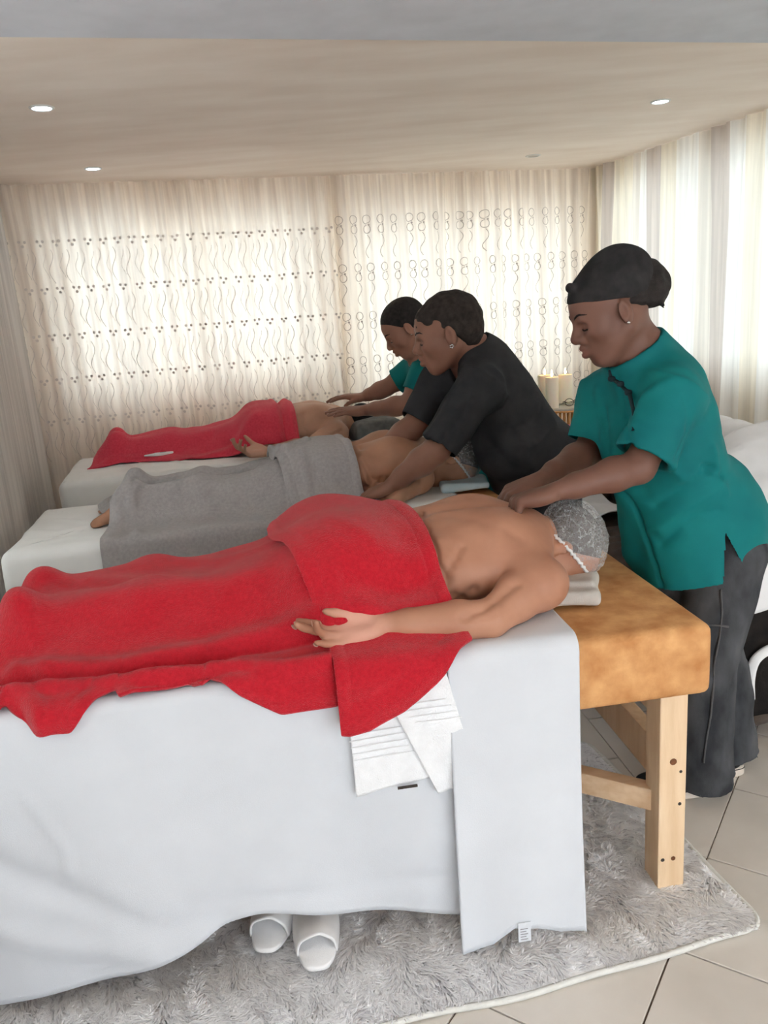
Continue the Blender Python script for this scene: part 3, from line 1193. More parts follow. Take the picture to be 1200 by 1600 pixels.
def head(S, o, fwd, up, s=1.0, ears=True, nose=1.0):
    """adds a head to the implicit body; o lies between the ears"""
    R = frame(fwd, up)
    P = lambda x, y, z: np.array(o) + R @ (np.array([x, y, z]) * s)
    E = lambda c, r, k: S.ell(P(*c), np.array(r) * s, R, k * s)
    E((-0.012, 0, 0.04), (0.098, 0.076, 0.082), 0.02)
    E((0.035, 0, 0.03), (0.062, 0.066, 0.07), 0.03)
    E((0.03, 0, -0.035), (0.062, 0.058, 0.075), 0.03)
    for y in (-1, 1):
        S.cone(P(-0.008, 0.05 * y, -0.045), P(0.052, 0.022 * y, -0.092), 0.02 * s, 0.018 * s, 0.03 * s)
        E((0.058, 0.036 * y, -0.02), (0.030, 0.028, 0.028), 0.025)
    S.cone(P(0.066, -0.012, -0.098), P(0.066, 0.012, -0.098), 0.019 * s, 0.019 * s, 0.025 * s)
    S.cone(P(0.08, -0.036, 0.016), P(0.08, 0.036, 0.016), 0.013 * s, 0.013 * s, 0.02 * s)
    # mouth mass, nose
    E((0.072, 0, -0.058), (0.026, 0.03, 0.03), 0.02)
    S.cone(P(0.091, 0, 0.008), P(0.109, 0, -0.026), 0.009 * s, 0.0135 * nose * s, 0.012 * s)
    for y in (-1, 1):
        S.ell(P(0.098, 0.0155 * y, -0.033), np.array([0.013, 0.0105, 0.010]) * s * nose, R, 0.008 * s)
        S.cut_ell(P(0.1, 0.035 * y, -0.001), np.array([0.016, 0.016, 0.01]) * s, R, 0.014 * s)
        S.ell(P(0.074, 0.032 * y, -0.004), np.array([0.0135, 0.0155, 0.0115]) * s, R, 0.005 * s)
    # lips
    for y in (-1, 1):
        S.cone(P(0.1015, 0, -0.0545), P(0.086, 0.024 * y, -0.060), 0.0085 * s, 0.0045 * s, 0.005 * s)
        S.cone(P(0.0995, 0, -0.0715), P(0.086, 0.022 * y, -0.064), 0.0098 * s, 0.0045 * s, 0.005 * s)
    S.cut_cone(P(0.109, -0.02, -0.0628), P(0.109, 0.02, -0.0628), 0.003 * s, 0.003 * s, 0.004 * s)
    if ears:
        for y in (-1, 1):
            Re = R @ np.array([[math.cos(0.35 * y), -math.sin(0.35 * y), 0], [math.sin(0.35 * y), math.cos(0.35 * y), 0], [0, 0, 1]])
            S.ell(P(-0.006, 0.078 * y, -0.004), np.array([0.019, 0.009, 0.032]) * s, Re, 0.006 * s)
            S.cut_ell(P(0.001, 0.088 * y, 0.0), np.array([0.009, 0.007, 0.018]) * s, Re, 0.006 * s)
    return P, R


def snap(pts, V, N, lift):
    out = []
    for p in pts:
        i = np.argmin(((V - p) ** 2).sum(1))
        out.append(V[i] + N[i] * lift)
    return out


def face_bits(P, R, s, parent, V, F):
    """lash lines and brows laid on the face"""
    N = vnormals(V, F)
    for y in (-1, 1):
        pts = [P(0.078 + 0.0095 * math.cos(a), y * (0.032 + 0.0165 * math.sin(a)), -0.0105 - 0.0015 * math.cos(a)) for a in np.linspace(-1.2, 1.2, 9)]
        MB().tube(snap(pts, V, N, 0.0006), [0.0008 * s] + [0.0019 * s] * 7 + [0.0008 * s], 6).build('eyelashes', 'lash', parent, True)
        pts = [P(0.0895 - 0.010 * t * t - 0.004 * t, y * (0.014 + 0.036 * t), 0.0215 + 0.006 * math.sin(2.6 * t)) for t in np.linspace(0, 1, 8)]
        MB().tube(snap(pts, V, N, -0.0008), [0.0015 * s, 0.003 * s, 0.0034 * s, 0.0034 * s, 0.003 * s, 0.0026 * s, 0.002 * s, 0.001 * s], 6).build('eyebrow', 'lash', parent, True)


def hand(S, w, d, n, th, s=1.0, curl=(25, 30, 20), spread=0.0, thumb=(35, 20), curls=None):
    """hand from wrist w, fingers along d, palm facing n, thumb on the side th; returns the palm centre and nail spots"""
    d = nrm(d)
    n = nrm(np.array(n) - d * (np.dot(n, d)))
    t = nrm(np.array(th) - d * np.dot(th, d) - n * np.dot(th, n))
    P = lambda x, y, z: np.array(w) + (d * x + t * y + n * z) * s
    kn = [(0.088, 0.030), (0.092, 0.010), (0.087, -0.010), (0.078, -0.028)]
    ln = [(0.042, 0.026, 0.021), (0.047, 0.030, 0.022), (0.043, 0.028, 0.022), (0.033, 0.020, 0.019)]
    rd = [0.0100, 0.0104, 0.0099, 0.0088]
    S.ell(P(0.045, 0.0, 0.0), np.array([0.055, 0.040, 0.0150]) * s, np.stack([d, t, n], 1), 0.012 * s)
    for (x, y) in kn:
        S.cone(P(0.012, y * 0.55, 0), P(x, y, -0.002), 0.0150 * s, 0.0115 * s, 0.010 * s)
    S.ell(P(0.035, 0.026, 0.009), np.array([0.032, 0.017, 0.014]) * s, np.stack([d, t, n], 1), 0.012 * s)
    S.ell(P(0.035, -0.022, 0.008), np.array([0.034, 0.014, 0.012]) * s, np.stack([d, t, n], 1), 0.012 * s)
    S.cone(P(0.028, 0.024, 0.004), P(0.074, 0.031, 0.001), 0.0145 * s, 0.0115 * s, 0.008 * s)
    tips = []
    for i in range(4):
        cu = curls[i] if curls else curl
        p = P(kn[i][0], kn[i][1], -0.002)
        sp = math.radians((1.5 - i) * spread)
        dd = d * math.cos(sp) + t * math.sin(sp)
        ang = 0
        pts, rs = [p], [rd[i] * 1.12 * s]
        for j in range(3):
            ang += math.radians(cu[j])
            dr = dd * math.cos(ang) + n * math.sin(ang)
            p = p + dr * ln[i][j] * s
            pts.append(p)
            rs.append(rd[i] * (1.0, 0.9, 0.78)[j] * s)
        for j in range(3):
            S.cone(pts[j], pts[j + 1], rs[j], rs[j + 1], 0.0035 * s)
        tips.append((pts[3], nrm(pts[3] - pts[2]), dd * -math.sin(ang) + n * math.cos(ang), rd[i] * s))
    a, c = math.radians(thumb[0]), math.radians(thumb[1])
    p0 = P(0.020, 0.026, 0.006)
    dr = d * math.cos(a) + t * math.sin(a) + n * 0.25
    p1 = p0 + nrm(dr) * 0.045 * s
    dr2 = nrm(dr) + n * math.sin(c) - t * 0.25 * math.sin(c)
    p2 = p1 + nrm(dr2) * 0.030 * s
    dr3 = nrm(dr2) + n * 0.2 - t * 0.1
    p3 = p2 + nrm(dr3) * 0.022 * s
    S.cone(p0, p1, 0.017 * s, 0.0115 * s, 0.010 * s)
    S.cone(p1, p2, 0.0115 * s, 0.0105 * s, 0.004 * s)
    S.cone(p2, p3, 0.0105 * s, 0.0082 * s, 0.004 * s)
    return P(0.05, 0, 0.016), tips


def nails(tips, parent, m, s=1.0):
    for p, d, n, r in tips:
        R = np.stack([d, np.cross(n, d), n], 1)
        mb = MB()
        mb.lathe((0, 0, 0), [(0.0005, 0.0), (0.7, 0.0), (1.0, -0.3), (1.0, -0.6)], 12)
        V = np.array(mb.v) * np.array([r * 0.75, r * 0.62, 0.0012])
        V = V @ R.T + p - n * (r * 0.80) - d * r * 0.15
        mb.v = [tuple(q) for q in V]
        mb.build('fingernail', m, parent, True)


mat('nail_pink', (196, 150, 136), 0.3, 0.03)


def arm(S, sh, el, wr, s=1.0, k=0.03):
    sh, el, wr = map(np.array, (sh, el, wr))
    S.cone(sh, sh + (el - sh) * 0.45, 0.058 * s, 0.049 * s, k)
    S.cone(sh + (el - sh) * 0.45, el, 0.049 * s, 0.040 * s, k)
    S.cone(el, el + (wr - el) * 0.3, 0.041 * s, 0.043 * s, k * 0.7)
    S.cone(el + (wr - el) * 0.3, el + (wr - el) * 0.75, 0.043 * s, 0.032 * s, k * 0.7)
    S.cone(el + (wr - el) * 0.75, wr, 0.032 * s, 0.025 * s, k * 0.5)


def to_px(V):
    q = V - CAM
    z = q @ _F
    return np.stack([600 + F_PX * (q @ CR) / z, 800 - F_PX * (q @ CU) / z], 1)


def on_ray(x, y, V, N, lift):
    """nearest point of the cloth to the line of sight, in front of the others"""
    d = _F + CR * (x - 600) / F_PX + CU * (800 - y) / F_PX
    d = d / np.linalg.norm(d)
    q = V - CAM
    t = q @ d
    m = np.linalg.norm(q - t[:, None] * d, axis=1)
    c = np.where(m < 0.008)[0]
    if len(c) == 0:
        c = np.array([np.argmin(m)])
    i = c[np.argmin(t[c])]
    return V[i] + N[i] * lift


def crease_px(V, F, lines):
    """folds of the cloth along lines read off the photograph, laid on the cloth itself"""
    N = vnormals(V, F)
    out = []
    for pts, w, amp in lines:
        q = crspline(np.array(pts, float), np.linspace(0, len(pts) - 1, 14))
        out.append(([on_ray(x, y, V, N, 0.0) for x, y in q], w, amp))
    return crease(V, F, out)


# ------------------------------------------------------------------ the three people lying face down
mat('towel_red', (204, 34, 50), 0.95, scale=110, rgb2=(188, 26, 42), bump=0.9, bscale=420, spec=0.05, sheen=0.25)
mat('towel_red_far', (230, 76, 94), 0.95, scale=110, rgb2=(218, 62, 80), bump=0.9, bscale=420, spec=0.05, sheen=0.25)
mat('towel_grey', (178, 173, 172), 0.95, scale=90, rgb2=(164, 159, 158), bump=0.8, bscale=420, spec=0.05, sheen=0.2)
mat('cloth_grey', (200, 196, 190), 0.9, 0.05, 20, bump=0.3, bscale=300)
mat('cloth_blue', (186, 206, 214), 0.9, 0.04, 20, bump=0.3, bscale=300)
mat('pillow_grey', (128, 128, 126), 0.95, scale=26, rgb2=(104, 104, 104), bump=0.5, bscale=200)


def net_mat():
    m = bpy.data.materials.new('net_fibre')
    m.use_nodes = True
    nt = m.node_tree
    b = nt.nodes['Principled BSDF']
    b.inputs['Base Color'].default_value = (0.86, 0.87, 0.88, 1)
    b.inputs['Roughness'].default_value = 0.8
    tc = nt.nodes.new('ShaderNodeTexCoord')
    w = nt.nodes.new('ShaderNodeTexVoronoi')
    w.feature = 'DISTANCE_TO_EDGE'
    w.inputs['Scale'].default_value = 30
    n = nt.nodes.new('ShaderNodeTexNoise')
    n.inputs['Scale'].default_value = 45
    nt.links.new(tc.outputs['Object'], n.inputs['Vector'])
    ad = nt.nodes.new('ShaderNodeMixRGB')
    ad.blend_type = 'ADD'
    ad.inputs[0].default_value = 0.06
    nt.links.new(tc.outputs['Object'], ad.inputs[1])
    nt.links.new(n.outputs['Color'], ad.inputs[2])
    nt.links.new(ad.outputs[0], w.inputs['Vector'])
    r = nt.nodes.new('ShaderNodeValToRGB')
    r.color_ramp.elements[0].position = 0.0
    r.color_ramp.elements[0].color = (0.32, 0.32, 0.32, 1)
    r.color_ramp.elements[1].position = 0.05
    r.color_ramp.elements[1].color = (0.12, 0.12, 0.12, 1)
    nt.links.new(w.outputs['Distance'], r.inputs[0])
    nt.links.new(r.outputs[0], b.inputs['Alpha'])
    MATS['net_fibre'] = m


net_mat()
mat('net_band', (226, 227, 228), 0.9, 0.03, 40, bump=0.6, bscale=240)


def client(b, label, sk, us, uh, uk, c, near, far, head_o, head_f, head_u, hs=1.0, wid=1.0, fat=1.0, h=0.0048, feet=(0.10, 0.12), spread=0.09, handcfg=None, legfat=1.0, extra=None, legv=0.0, px_lines=None):
    """us/uh/uk: shoulder, buttock and heel along the table; c: body middle across it; near/far: arm joints"""
    T = b.top + 0.008
    Q = lambda u, v, z: np.array([u, v, T + z])
    S = SDF()
    S.ell(Q(us - 0.12, c, 0.118), (0.20, 0.205 * wid, 0.118 * fat), None, 0.03)
    S.ell(Q(us - 0.02, c, 0.125), (0.105, 0.185 * wid, 0.098), None, 0.05)
    S.ell(Q((us + uh) / 2, c, 0.112), (0.24, 0.195 * wid, 0.118 * fat), None, 0.05)
    S.ell(Q(uh + 0.03, c, 0.10), (0.18, 0.185 * wid, 0.10), None, 0.05)
    for s in (-1, 1):
        S.ell(Q(uh, c + 0.085 * s * wid, 0.128 * fat), (0.15, 0.125 * wid, 0.12 * fat), None, 0.06)
        S.ell(Q(us - 0.085, c + 0.105 * s, 0.175), (0.085, 0.065, 0.062), None, 0.05)      # shoulder blade
        ku = uh - (uh - uk) * 0.47
        hp, kn, an = Q(uh - 0.05, c + 0.10 * s, 0.095), Q(ku, c + spread * s + legv * 0.55, 0.07), Q(uk + 0.035, c + spread * s + legv, 0.085)
        S.cone(hp, kn, 0.095 * legfat, 0.062 * legfat, 0.04)
        S.cone(kn, kn + (an - kn) * 0.35 + np.array([0, 0, 0.012]), 0.058 * legfat, 0.057 * legfat, 0.03)
        S.cone(kn + (an - kn) * 0.35 + np.array([0, 0, 0.012]), an, 0.057 * legfat, 0.036, 0.03)
        cf = c + legv
        he, ba, to = Q(uk, cf + spread * s, feet[1]), Q(uk - 0.075, cf + spread * s + 0.012 * s, 0.045), Q(uk - feet[0], cf + spread * s + 0.016 * s, 0.022)
        S.cone(an, he, 0.036, 0.032, 0.02)
        S.cone(he, ba, 0.032, 0.030, 0.02)
        S.cone(ba, to, 0.030, 0.018, 0.015)
        for q in range(5):
            tp = to + np.array([-0.012 - 0.004 * (2 - abs(q - 1)), (q - 2) * 0.015 * s, -0.006])
            S.cone(to + np.array([0.02, (q - 2) * 0.012 * s, 0]), tp, 0.012, 0.0085, 0.006)
    # spine furrow
    S.cut_cone(Q(uh + 0.12, c, 0.262 * fat), Q(us - 0.02, c, 0.258), 0.028, 0.022, 0.035)
    neck0 = Q(us + 0.01, c, 0.125)
    P, R = None, None
    ho = np.array([head_o[0], head_o[1], T + head_o[2]])
    Rh = frame(head_f, head_u)
    S.cone(neck0, ho - Rh[:, 2] * 0.045 * hs - Rh[:, 0] * 0.015, 0.068, 0.056, 0.05)
    for s in (-1, 1):
        S.cone(Q(us - 0.01, c + 0.15 * s * wid, 0.115), neck0 + np.array([0.045, 0.02 * s, 0.03]), 0.055, 0.035, 0.05)
    P, R = head(S, ho, head_f, head_u, hs)
    tint = []
    out = []
    for side, (sh, el, wr), cfg in ((-1, near, handcfg), (1, far, None)):
        sh, el, wr = Q(*sh), Q(*el), Q(*wr)
        S.ell(sh, (0.078, 0.070, 0.068), None, 0.028)
        arm(S, sh, el, wr, 1.06, 0.016)
        if cfg is None:
            cfg = dict(d=(-1, 0, 0), n=(0, 0.4, 1), th=(0, -1, 0.3), curl=(20, 25, 20))
        pc, tips = hand(S, wr, cfg['d'], cfg['n'], cfg['th'], cfg.get('s', 1.08), cfg['curl'], cfg.get('spread', 4), cfg.get('thumb', (35, 20)), cfg.get('curls'))
        tint.append((pc, 0.085, 0.75))
        out.append(tips)
    if extra:
        extra(S, Q)
    V, F = S.extract(h, None, None, 3)
    lines = [([Q(us - 0.16, c - 0.215 * wid, 0.07), Q(us - 0.13, c - 0.15 * wid, 0.16), Q(us - 0.10, c - 0.11 * wid, 0.21)], 0.011, -0.011),
             ([Q(us - 0.20, c - 0.21 * wid, 0.06), Q(us - 0.205, c - 0.15 * wid, 0.17), Q(us - 0.22, c - 0.06, 0.225), Q(us - 0.24, c + 0.05, 0.23), Q(us - 0.26, c + 0.12, 0.21)], 0.009, -0.010),
             ([Q(us - 0.21, c - 0.205 * wid, 0.06), Q(us - 0.215, c - 0.14 * wid, 0.19)], 0.022, 0.010),
             ([Q(us - 0.185, c - 0.20 * wid, 0.05), Q(us - 0.175, c - 0.165 * wid, 0.14)], 0.010, -0.010),
             ([Q(us - 0.06, c - 0.06, 0.23), Q(us - 0.17, c - 0.05, 0.235)], 0.03, 0.004)]
    V = crease(V, F, lines)
    if px_lines:
        Wd = crease_px(V @ b.R.T + b.o, F, px_lines)
        V = (Wd - b.o) @ b.R
    me = quick_mesh('person', V, F)
    tv = np.zeros(len(V))
    for cc, r, val in tint:
        tv = np.maximum(tv, val * np.clip(1.5 - 1.5 * np.linalg.norm(V - cc, axis=1) / r, 0, 1))
    set_attr(me, 'tint', tv)
    o = tag(b.place(link('person', me, sk)), label, 'person', 'people lying on the tables')
    nails(out[0], o, 'nail_pink')
    keep = np.ones(len(V), bool)
    for (sh, el, wr) in (near, far):
        pts = [Q(*sh), Q(*el), Q(*wr), Q(wr[0] - 0.2, wr[1], wr[2])]
        for a, c_ in zip(pts[:-1], pts[1:]):
            keep &= ~((segdist(V, a, c_)[0] < (0.075 if c_[0] > wr[0] - 0.1 else 0.12)) & (V[:, 0] < us - 0.06) & ((V[:, 1] < c - 0.185 * wid) | (V[:, 1] > c + 0.185 * wid) | (V[:, 2] < T + 0.05)))
    return o, V[keep], P, R, hs


def net(P, R, hs, parent, full=True):
    """thin disposable cap over dark hair"""
    Hs = SDF()
    Hs.ell(P(-0.016, 0, 0.045), np.array([0.102, 0.081, 0.084]) * hs, R, 0.01)
    Hs.cut_ell(P(0.105, 0, -0.075), np.array([0.115, 0.12, 0.115]) * hs, R, 0.01)
    Hs.cut_ell(P(-0.05, 0, -0.10), np.array([0.10, 0.12, 0.07]) * hs, R, 0.01)
    sdf_obj('hair', Hs, 0.005 * hs, 'hair_black', parent)
    N = SDF()
    N.ell(P(-0.018, 0, 0.052), np.array([0.112, 0.091, 0.094]) * hs, R, 0.01)
    N.cut_ell(P(-0.018, 0, 0.052), np.array([0.107, 0.086, 0.089]) * hs, R, 0.002)
    # open rim
    rimn = nrm(R @ np.array([0.55, 0, -1.0]))
    c0 = P(-0.005, 0, 0.012)
    Rb = frame(rimn, R[:, 1])
    N.box(c0 + rimn * 0.2 * hs, np.array([0.2, 0.3, 0.3]) * hs, Rb, 0.002, -1, 0.0)
    V, F = N.extract(0.0035 * hs, None, None, 1)
    V = V + vnormals(V, F) * (0.0018 * wob(V, 160, 3) + 0.0012 * wob(V, 330, 4))[:, None]
    link('hair_net', quick_mesh('hair_net', V, F), 'net_fibre', parent)
    # gathered elastic band along the rim
    x, y = Rb[:, 1], Rb[:, 2]
    pts = []
    for a in np.linspace(0, 2 * math.pi, 90)[:-1]:
        dr = x * math.cos(a) + y * math.sin(a)
        # radius of the cap in this direction within the rim plane
        lo_, hi_ = 0.0, 0.2
        for _ in range(30):
            mid = (lo_ + hi_) / 2
            q = R.T @ (c0 + dr * mid - P(-0.018, 0, 0.052)) / (np.array([0.111, 0.090, 0.093]) * hs)
            if q @ q < 1:
                lo_ = mid
            else:
                hi_ = mid
        pts.append(c0 + dr * lo_ + rimn * 0.0025 * math.sin(a * 37))
    MB().tube(pts, 0.0048 * hs, 8, closed=True).build('elastic_band', 'net_band', parent, True)


def height_map(V, u0, u1, v0, v1, st=0.012):
    nu, nv = int((u1 - u0) / st) + 1, int((v1 - v0) / st) + 1
    H = np.full((nu, nv), -1.0)
    iu = np.round((V[:, 0] - u0) / st).astype(int)
    iv = np.round((V[:, 1] - v0) / st).astype(int)
    ok = (iu >= 0) & (iu < nu) & (iv >= 0) & (iv < nv)
    np.maximum.at(H, (iu[ok], iv[ok]), V[ok, 2])
    return H


class Drape:
    """how high a cloth lies over a body on a table"""

    def __init__(s, b, V, pull=10, st=0.012, lift=0.012):
        s.b, s.st = b, st
        s.u0, s.v0 = -0.3, -0.3
        H = height_map(V, -0.3, 2.2, -0.3, b.w + 0.3, st)
        T = b.top + 0.006
        nv = H.shape[1]
        H = np.maximum(H, T)
        # cloth bridges hollows: repeated averaging that never sinks below the body
        s.raw = H.copy()
        G = blur2(H, 3)
        for _ in range(pull):
            G = np.maximum(blur2(G, 4), H)
        s.H = np.maximum(blur2(G, 2), H) + lift
        s.H = blur2(s.H, 2)

    def z(s, u, v):
        x = np.clip((u - s.u0) / s.st, 0, s.H.shape[0] - 1.001)
        y = np.clip((v - s.v0) / s.st, 0, s.H.shape[1] - 1.001)
        i, j = x.astype(int), y.astype(int)
        a, c = x - i, y - j
        H = s.H
        return H[i, j] * (1 - a) * (1 - c) + H[i + 1, j] * a * (1 - c) + H[i, j + 1] * (1 - a) * c + H[i + 1, j + 1] * a * c


def spread_cloth(name, b, dr, m, ua, ub, va, vb, nu=150, nv=130, thick=0.008, folds=(), noise=0.003, extra=0.0, seed=1, edge_r=0.035, out=0.018, dz=None, hem_roll=True, lift_fn=None, du=None):
    """cloth lying over body and table. ua/ub(t): ends along the table for t across 0 far..1 near;
    va(s): far border, vb(s): near border for s along 0..1; a border past the near edge hangs down by that much."""
    S = np.zeros((nu, nv, 3))
    tt = np.linspace(0, 1, nv)
    TQ = np.linspace(0, 1, 41)
    UA = np.convolve(np.pad([ua(q) for q in TQ], 3, mode='edge'), np.ones(7) / 7, 'valid')
    UB = np.convolve(np.pad([ub(q) for q in TQ], 3, mode='edge'), np.ones(7) / 7, 'valid')
    for i, s in enumerate(np.linspace(0, 1, nu)):
        # walk from far border to near border by arc length over the height field
        u_mid = ua(0.5) + (ub(0.5) - ua(0.5)) * s
        v = np.linspace(va(s), -out, 260)
        tq = (v.max() - v) / (v.max() - v.min())
        u = np.interp(tq, TQ, UA) + (np.interp(tq, TQ, UB) - np.interp(tq, TQ, UA)) * s
        z = dr.z(u, v)
        d = np.concatenate([[0], np.cumsum(np.hypot(np.diff(v), np.diff(z)))])
        drop = vb(s)          # < 0: stops that far short of the edge along the cloth, > 0 hangs
        if drop > 0:
            r = edge_r
            na = 10
            k = v > -out + r
            V_, Z_, U_ = list(v[k]), list(z[k]), list(u[k])
            zt = Z_[-1]
            for a in np.linspace(0, math.pi / 2, na)[1:]:
                V_.append(-out + r - r * math.sin(a))
                Z_.append(zt - r + r * math.cos(a))
                U_.append(U_[-1])
            if drop > r * 1.57:
                V_.append(-out - 0.06 * (drop - r * 1.57))
                Z_.append(Z_[-1] - (drop - r * 1.57))
                U_.append(U_[-1])
            v, z, u = np.array(V_), np.array(Z_), np.array(U_)
            d = np.concatenate([[0], np.cumsum(np.hypot(np.diff(v), np.diff(z)))])
            L = d[-1] if drop > r * 1.57 else np.interp(drop, [0, r * 1.57], [d[-na], d[-1]])
        else:
            L = d[-1] + drop
        x = tt * L
        S[i, :, 0] = np.interp(x, d, u)
        S[i, :, 1] = np.interp(x, d, v)
        S[i, :, 2] = np.interp(x, d, z)
    if du is not None:
        S[:, :, 0] += du(S)
    # even out along the table
    for ax in range(3):
        S[:, :, ax] = blur2(S[:, :, ax], 2)
    N = grid_normals(S)
    if N[..., 2].mean() < 0:
        N = -N
    flat = S.reshape(-1, 3)
    dsp = np.zeros(len(flat))
    for pts, w, amp in folds:
        best = np.full(len(flat), 1e9)
        for a, c in zip(pts[:-1], pts[1:]):
            a3, c3 = np.array(a, float), np.array(c, float)
            if len(a3) == 2:
                ba = c3 - a3
                t = np.clip((flat[:, :2] - a3) @ ba / (ba @ ba), 0, 1)
                best = np.minimum(best, np.linalg.norm(flat[:, :2] - a3 - t[:, None] * ba, axis=1))
            else:
                best = np.minimum(best, segdist(flat, a3, c3)[0])
        dsp += amp * np.exp(-(best / w) ** 2)
    dsp += noise * wob(flat * np.array([1.0, 1.0, 0.6]), 26, seed) + noise * 0.5 * wob(flat, 60, seed + 1)
    if hem_roll:
        e = np.minimum(np.minimum(np.arange(nu)[:, None], np.arange(nu)[::-1][:, None]), np.minimum(np.arange(nv)[None, :], np.arange(nv)[::-1][None, :])).ravel()
        dsp += 0.0035 * np.exp(-((e - 5.0) / 3.0) ** 2) - 0.002 * np.exp(-((e - 11.0) / 1.6) ** 2)
    S = S + N * (extra + dsp).reshape(nu, nv, 1)
    o = cloth(name, S, m, None, thick)
    return b.place(o), S


# --- nearest person
o1, V1, P1, R1, hs1 = client(
    BED1, 'person lying face down on the nearest table, hair net, palm turned up', 'skin_client_near',
    us=1.475, uh=1.02, uk=0.27, c=0.365,
    near=((1.475, 0.145, 0.088), (1.335, 0.055, 0.052), (1.085, 0.062, 0.066)),
    far=((1.475, 0.58, 0.088), (1.33, 0.61, 0.045), (1.10, 0.60, 0.04)),
    head_o=(1.602, 0.365, 0.092), head_f=(0.12, -0.30, -0.95), head_u=(1.0, -0.08, 0.12), hs=0.98, wid=1.08, fat=1.0,
    px_lines=[([(732, 966), (768, 937), (806, 908)], 0.012, -0.008), ([(654, 800), (670, 835), (684, 875), (690, 905)], 0.007, -0.010), ([(702, 915), (706, 880), (722, 852)], 0.010, -0.007),
              ([(700, 800), (760, 812), (815, 838)], 0.02, -0.004), ([(790, 900), (800, 860), (780, 820)], 0.03, 0.005), ([(752, 972), (768, 962), (780, 955)], 0.006, -0.002)],
    handcfg=dict(d=(-1, -0.10, -0.03), n=(-0.15, -0.50, 0.87), th=(0, 0.85, 0.45), curl=(22, 26, 18), s=1.04, spread=2, thumb=(8, 0),
                 curls=((6, 14, 10), (12, 20, 14), (26, 34, 26), (10, 14, 10))))
net(P1, R1, hs1, o1)
D1 = Drape(BED1, V1, pull=34)
f1 = spread_cloth('towel', BED1, D1, 'towel_red', lambda t: 0.16 - 0.02 * t, lambda t: 1.06, lambda s: 0.655,
                  lambda s: float(np.interp(s, [0, 0.08, 0.15, 0.23, 0.30, 0.36, 0.45, 0.565, 0.674, 0.77, 0.9, 1.0], [0.02, 0.0, 0.0, 0.08, 0.085, 0.02, -0.02, -0.03, 0.05, 0.115, 0.12, 0.09])),
                  nu=170, nv=150, thick=0.009,
                  folds=[([(0.28, 0.13), (0.5, 0.10), (0.75, 0.115), (0.95, 0.10)], 0.020, 0.018),
                         ([(0.2, 0.10), (0.5, 0.066), (0.78, 0.08), (1.0, 0.055)], 0.011, -0.010),
                         ([(0.22, 0.03), (0.40, 0.045), (0.55, 0.04), (0.72, 0.035), (0.86, 0.01), (0.96, 0.0)], 0.016, 0.020),
                         ([(0.24, 0.06), (0.33, 0.02), (0.36, -0.01)], 0.016, 0.020),
                         ([(0.20, 0.12), (0.27, 0.06), (0.33, -0.015)], 0.012, -0.010),
                         ([(0.56, 0.015), (0.68, 0.01), (0.8, 0.015)], 0.010, -0.008),
                         ([(0.40, 0.40), (0.58, 0.30), (0.75, 0.22)], 0.03, 0.009),
                         ([(0.50, 0.50), (0.72, 0.40), (0.88, 0.36)], 0.025, 0.007),
                         ([(0.30, 0.42), (0.45, 0.33), (0.62, 0.34)], 0.02, -0.005),
                         ([(0.24, 0.30), (0.34, 0.16), (0.36, 0.06)], 0.025, 0.010)], noise=0.0028, seed=3)[0]
tag(f1, 'red terry towel over the legs of the person on the nearest table', 'towel', 'red towels on the nearest person')
f2, _S2 = spread_cloth('towel', BED1, D1, 'towel_red', lambda t: float(np.interp(t, [0, 0.45, 0.75, 0.9, 1], [0.85, 0.86, 0.94, 0.965, 0.975])), lambda t: float(np.interp(t, [0, 0.3, 0.62, 0.76, 0.88, 1], [1.16, 1.19, 1.235, 1.245, 1.27, 1.285])), lambda s: 0.66,
                       lambda s: float(np.interp(s, [0, 0.06, 0.2, 0.45, 0.7, 0.9, 1.0], [0.165, 0.17, 0.165, 0.13, 0.075, 0.02, 0.005])),
                       nu=110, nv=150, thick=0.009, extra=0.015, out=0.038,
                       folds=[([(0.90, 0.60), (0.88, 0.45), (0.895, 0.3), (0.93, 0.15)], 0.016, 0.006),
                              ([(1.02, 0.13), (1.15, 0.12), (1.24, 0.15)], 0.016, -0.010),
                              ([(0.98, 0.10), (1.1, 0.085), (1.25, 0.10)], 0.016, 0.010),
                              ([(0.955, 0.09, 0.76), (0.95, -0.02, 0.70), (0.95, -0.03, 0.6)], 0.012, 0.012),
                              ([(1.0, 0.25), (1.1, 0.17), (1.2, 0.165)], 0.02, 0.006)], noise=0.0024, seed=9)
tag(f2, 'red terry towel with hemmed edge over the hips of the nearest lying person', 'towel', 'red towels on the nearest person')
Sx = SDF()
BT = BED1.top + 0.004
Sx.box((1.575, 0.275, BT + 0.018), (0.080, 0.09, 0.007), frame((1, -0.25, 0), (0, 0.12, 1)), 0.01, 1, 0.014)
Sx.box((1.60, 0.30, BT + 0.030), (0.07, 0.07, 0.003), frame((1, -0.45, 0.05), (0, 0.2, 1)), 0.015, 1, 0.012)
fc = BED1.place(sdf_obj('face_cloth', Sx, 0.006, 'cloth_grey', noise=(30, 0.004, 5)))
tag(fc, 'folded pale grey cloth under the face of the nearest lying person', 'face cloth')

